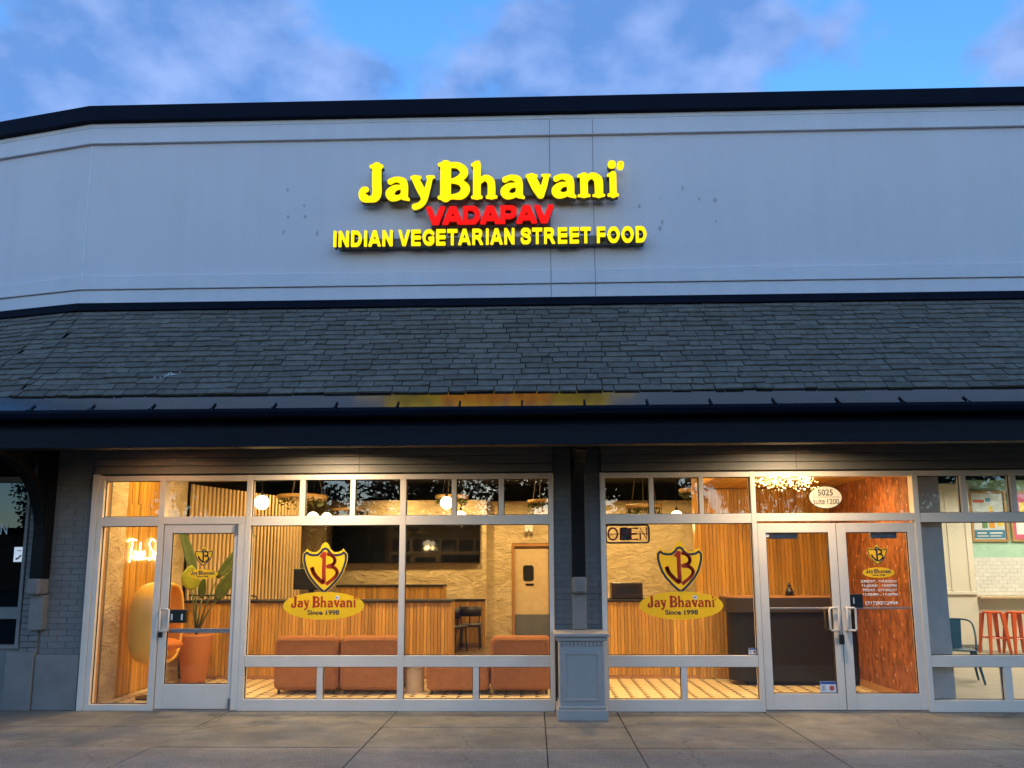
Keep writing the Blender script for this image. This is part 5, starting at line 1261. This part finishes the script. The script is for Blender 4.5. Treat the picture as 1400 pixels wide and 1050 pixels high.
MB().tube([(sx_, yy, zz) for sx_, yy, zz in bez([(-0.19,-0.15,0.46),(-0.22,0.05,0.70),(-0.19,0.22,0.84),(0,0.26,0.865),(0.19,0.22,0.84),(0.22,0.05,0.70),(0.19,-0.15,0.46)], 6)], 0.013, 8).build('back_rail', teal, tcr, smooth=True)
MB().hexa([(-0.06,0.17,0.46),(0.06,0.17,0.46),(0.06,0.178,0.46),(-0.06,0.178,0.46),(-0.085,0.25,0.86),(0.085,0.25,0.86),(0.085,0.258,0.86),(-0.085,0.258,0.86)]).build('back_splat', teal, tcr)
for x, y, p in ((6.3, 1.6, 55), (8.0, 4.3, 90), (9.6, 4.6, 90), (10.6, 5.6, 65)):
    downlight(x, y, 3.74, p, (1.0, 0.90, 0.70), 'recessed white light in the cafe ceiling', 'recessed lights in the cafe ceiling', 0.2, 150, lens_w)

# ================================================================== ACROSS THE PARKING LOT (trees seen in the window reflections, shop added to block low sky)
crown_m = mat('crown_leaf', (0.05, 0.075, 0.028), 0.7, (0.03, 0.05, 0.018), 1.5); bark = mat('bark', (0.06, 0.05, 0.04), 0.9)
def tree_meshes(seed):
    rd = random.Random(seed); tr = MB(); cr_ = MB(); tips = []
    tr.tube([(0,0,0),(0.05,0.02,1.2),(0.0,0.1,2.6),(0.1,0.05,4.4)], [0.26,0.2,0.17,0.09], 9)
    for k in range(9):
        a = rd.uniform(0, 6.28); z = rd.uniform(2.0, 4.2); L = rd.uniform(1.4, 2.9)
        e = Vector((math.cos(a)*L, math.sin(a)*L, z + rd.uniform(0.9, 2.6))); mid = Vector((math.cos(a)*L*0.5, math.sin(a)*L*0.5, z + 0.9))
        tr.tube([(0.03,0.05,z), mid, e], [0.085,0.055,0.025], 6); tips += [e, mid + Vector((0,0,0.8))]
    tips += [Vector((rd.gauss(0,0.7), rd.gauss(0,0.7), rd.uniform(5.5, 7.6))) for _ in range(7)]
    for t in tips:
        rr_ = rd.uniform(0.8, 1.35)
        for k in range(190):
            u = Vector((rd.gauss(0,1), rd.gauss(0,1), rd.gauss(0,0.8))); u = u.normalized() * rr_ * rd.uniform(0.35, 1.0)**0.6
            c = t + u; d1_ = Vector((rd.gauss(0,1), rd.gauss(0,1), rd.gauss(0,1))).normalized(); d2_ = d1_.orthogonal().normalized(); L = rd.uniform(0.09, 0.19)
            cr_.add([c - d1_*L, c + d2_*L*0.6, c + d1_*L, c - d2_*L*0.6], [(0,1,2,3)])
    out = []
    for m_, n_, q in ((tr, 'trunk', bark), (cr_, 'crown', crown_m)):
        me = bpy.data.meshes.new(n_); me.from_pydata(m_.v, [], m_.f); me.materials.append(q); out.append(me)
    return out
TM = [tree_meshes(k) for k in (11, 23)]
rd = random.Random(4)
for k, (x, y) in enumerate([(-44,-46),(-36,-52),(-29,-47),(-22,-50),(-17,-44),(-8.5,-47),(-1,-52),(7,-46),(15,-50),(21,-45),(28,-51),(35,-46),(43,-50),(-40,-58),(-26,-57),(11,-57),(32,-57)]):  # extra height and the back row added to hide bright low sky
    t = thing('leafy_tree', (x, y, -0.15), 'leafy tree on the far side of the parking lot', 'tree', 'trees across the parking lot', rd.uniform(0, 6))
    sc = rd.uniform(1.35, 1.85); t.scale = (sc, sc, sc)
    for me, n_ in zip(TM[k % 2], ('trunk', 'crown')):
        o = bpy.data.objects.new(n_, me); COL.objects.link(o); o.parent = t
fb = thing('sky_block_shop', (0, -64, -0.15), 'unseen low brick block added across the parking lot to hide low sky', 'building')  # added behind the camera to cut off the glow near the horizon
fbm = mat('far_brick', (0.22, 0.13, 0.09), 0.9)
box('wall', fbm, -60, 60, -74, -64, -0.15, 5.2, fb); box('roof', coping, -60.5, 60.5, -74.5, -63.5, 5.201, 5.7, fb)
for k in range(14): box('window', mat('far_glass', (0.02, 0.025, 0.03), 0.1), -57 + k*8.3, -52 + k*8.3, -63.99, -63.95, 0.6, 3.2, fb)
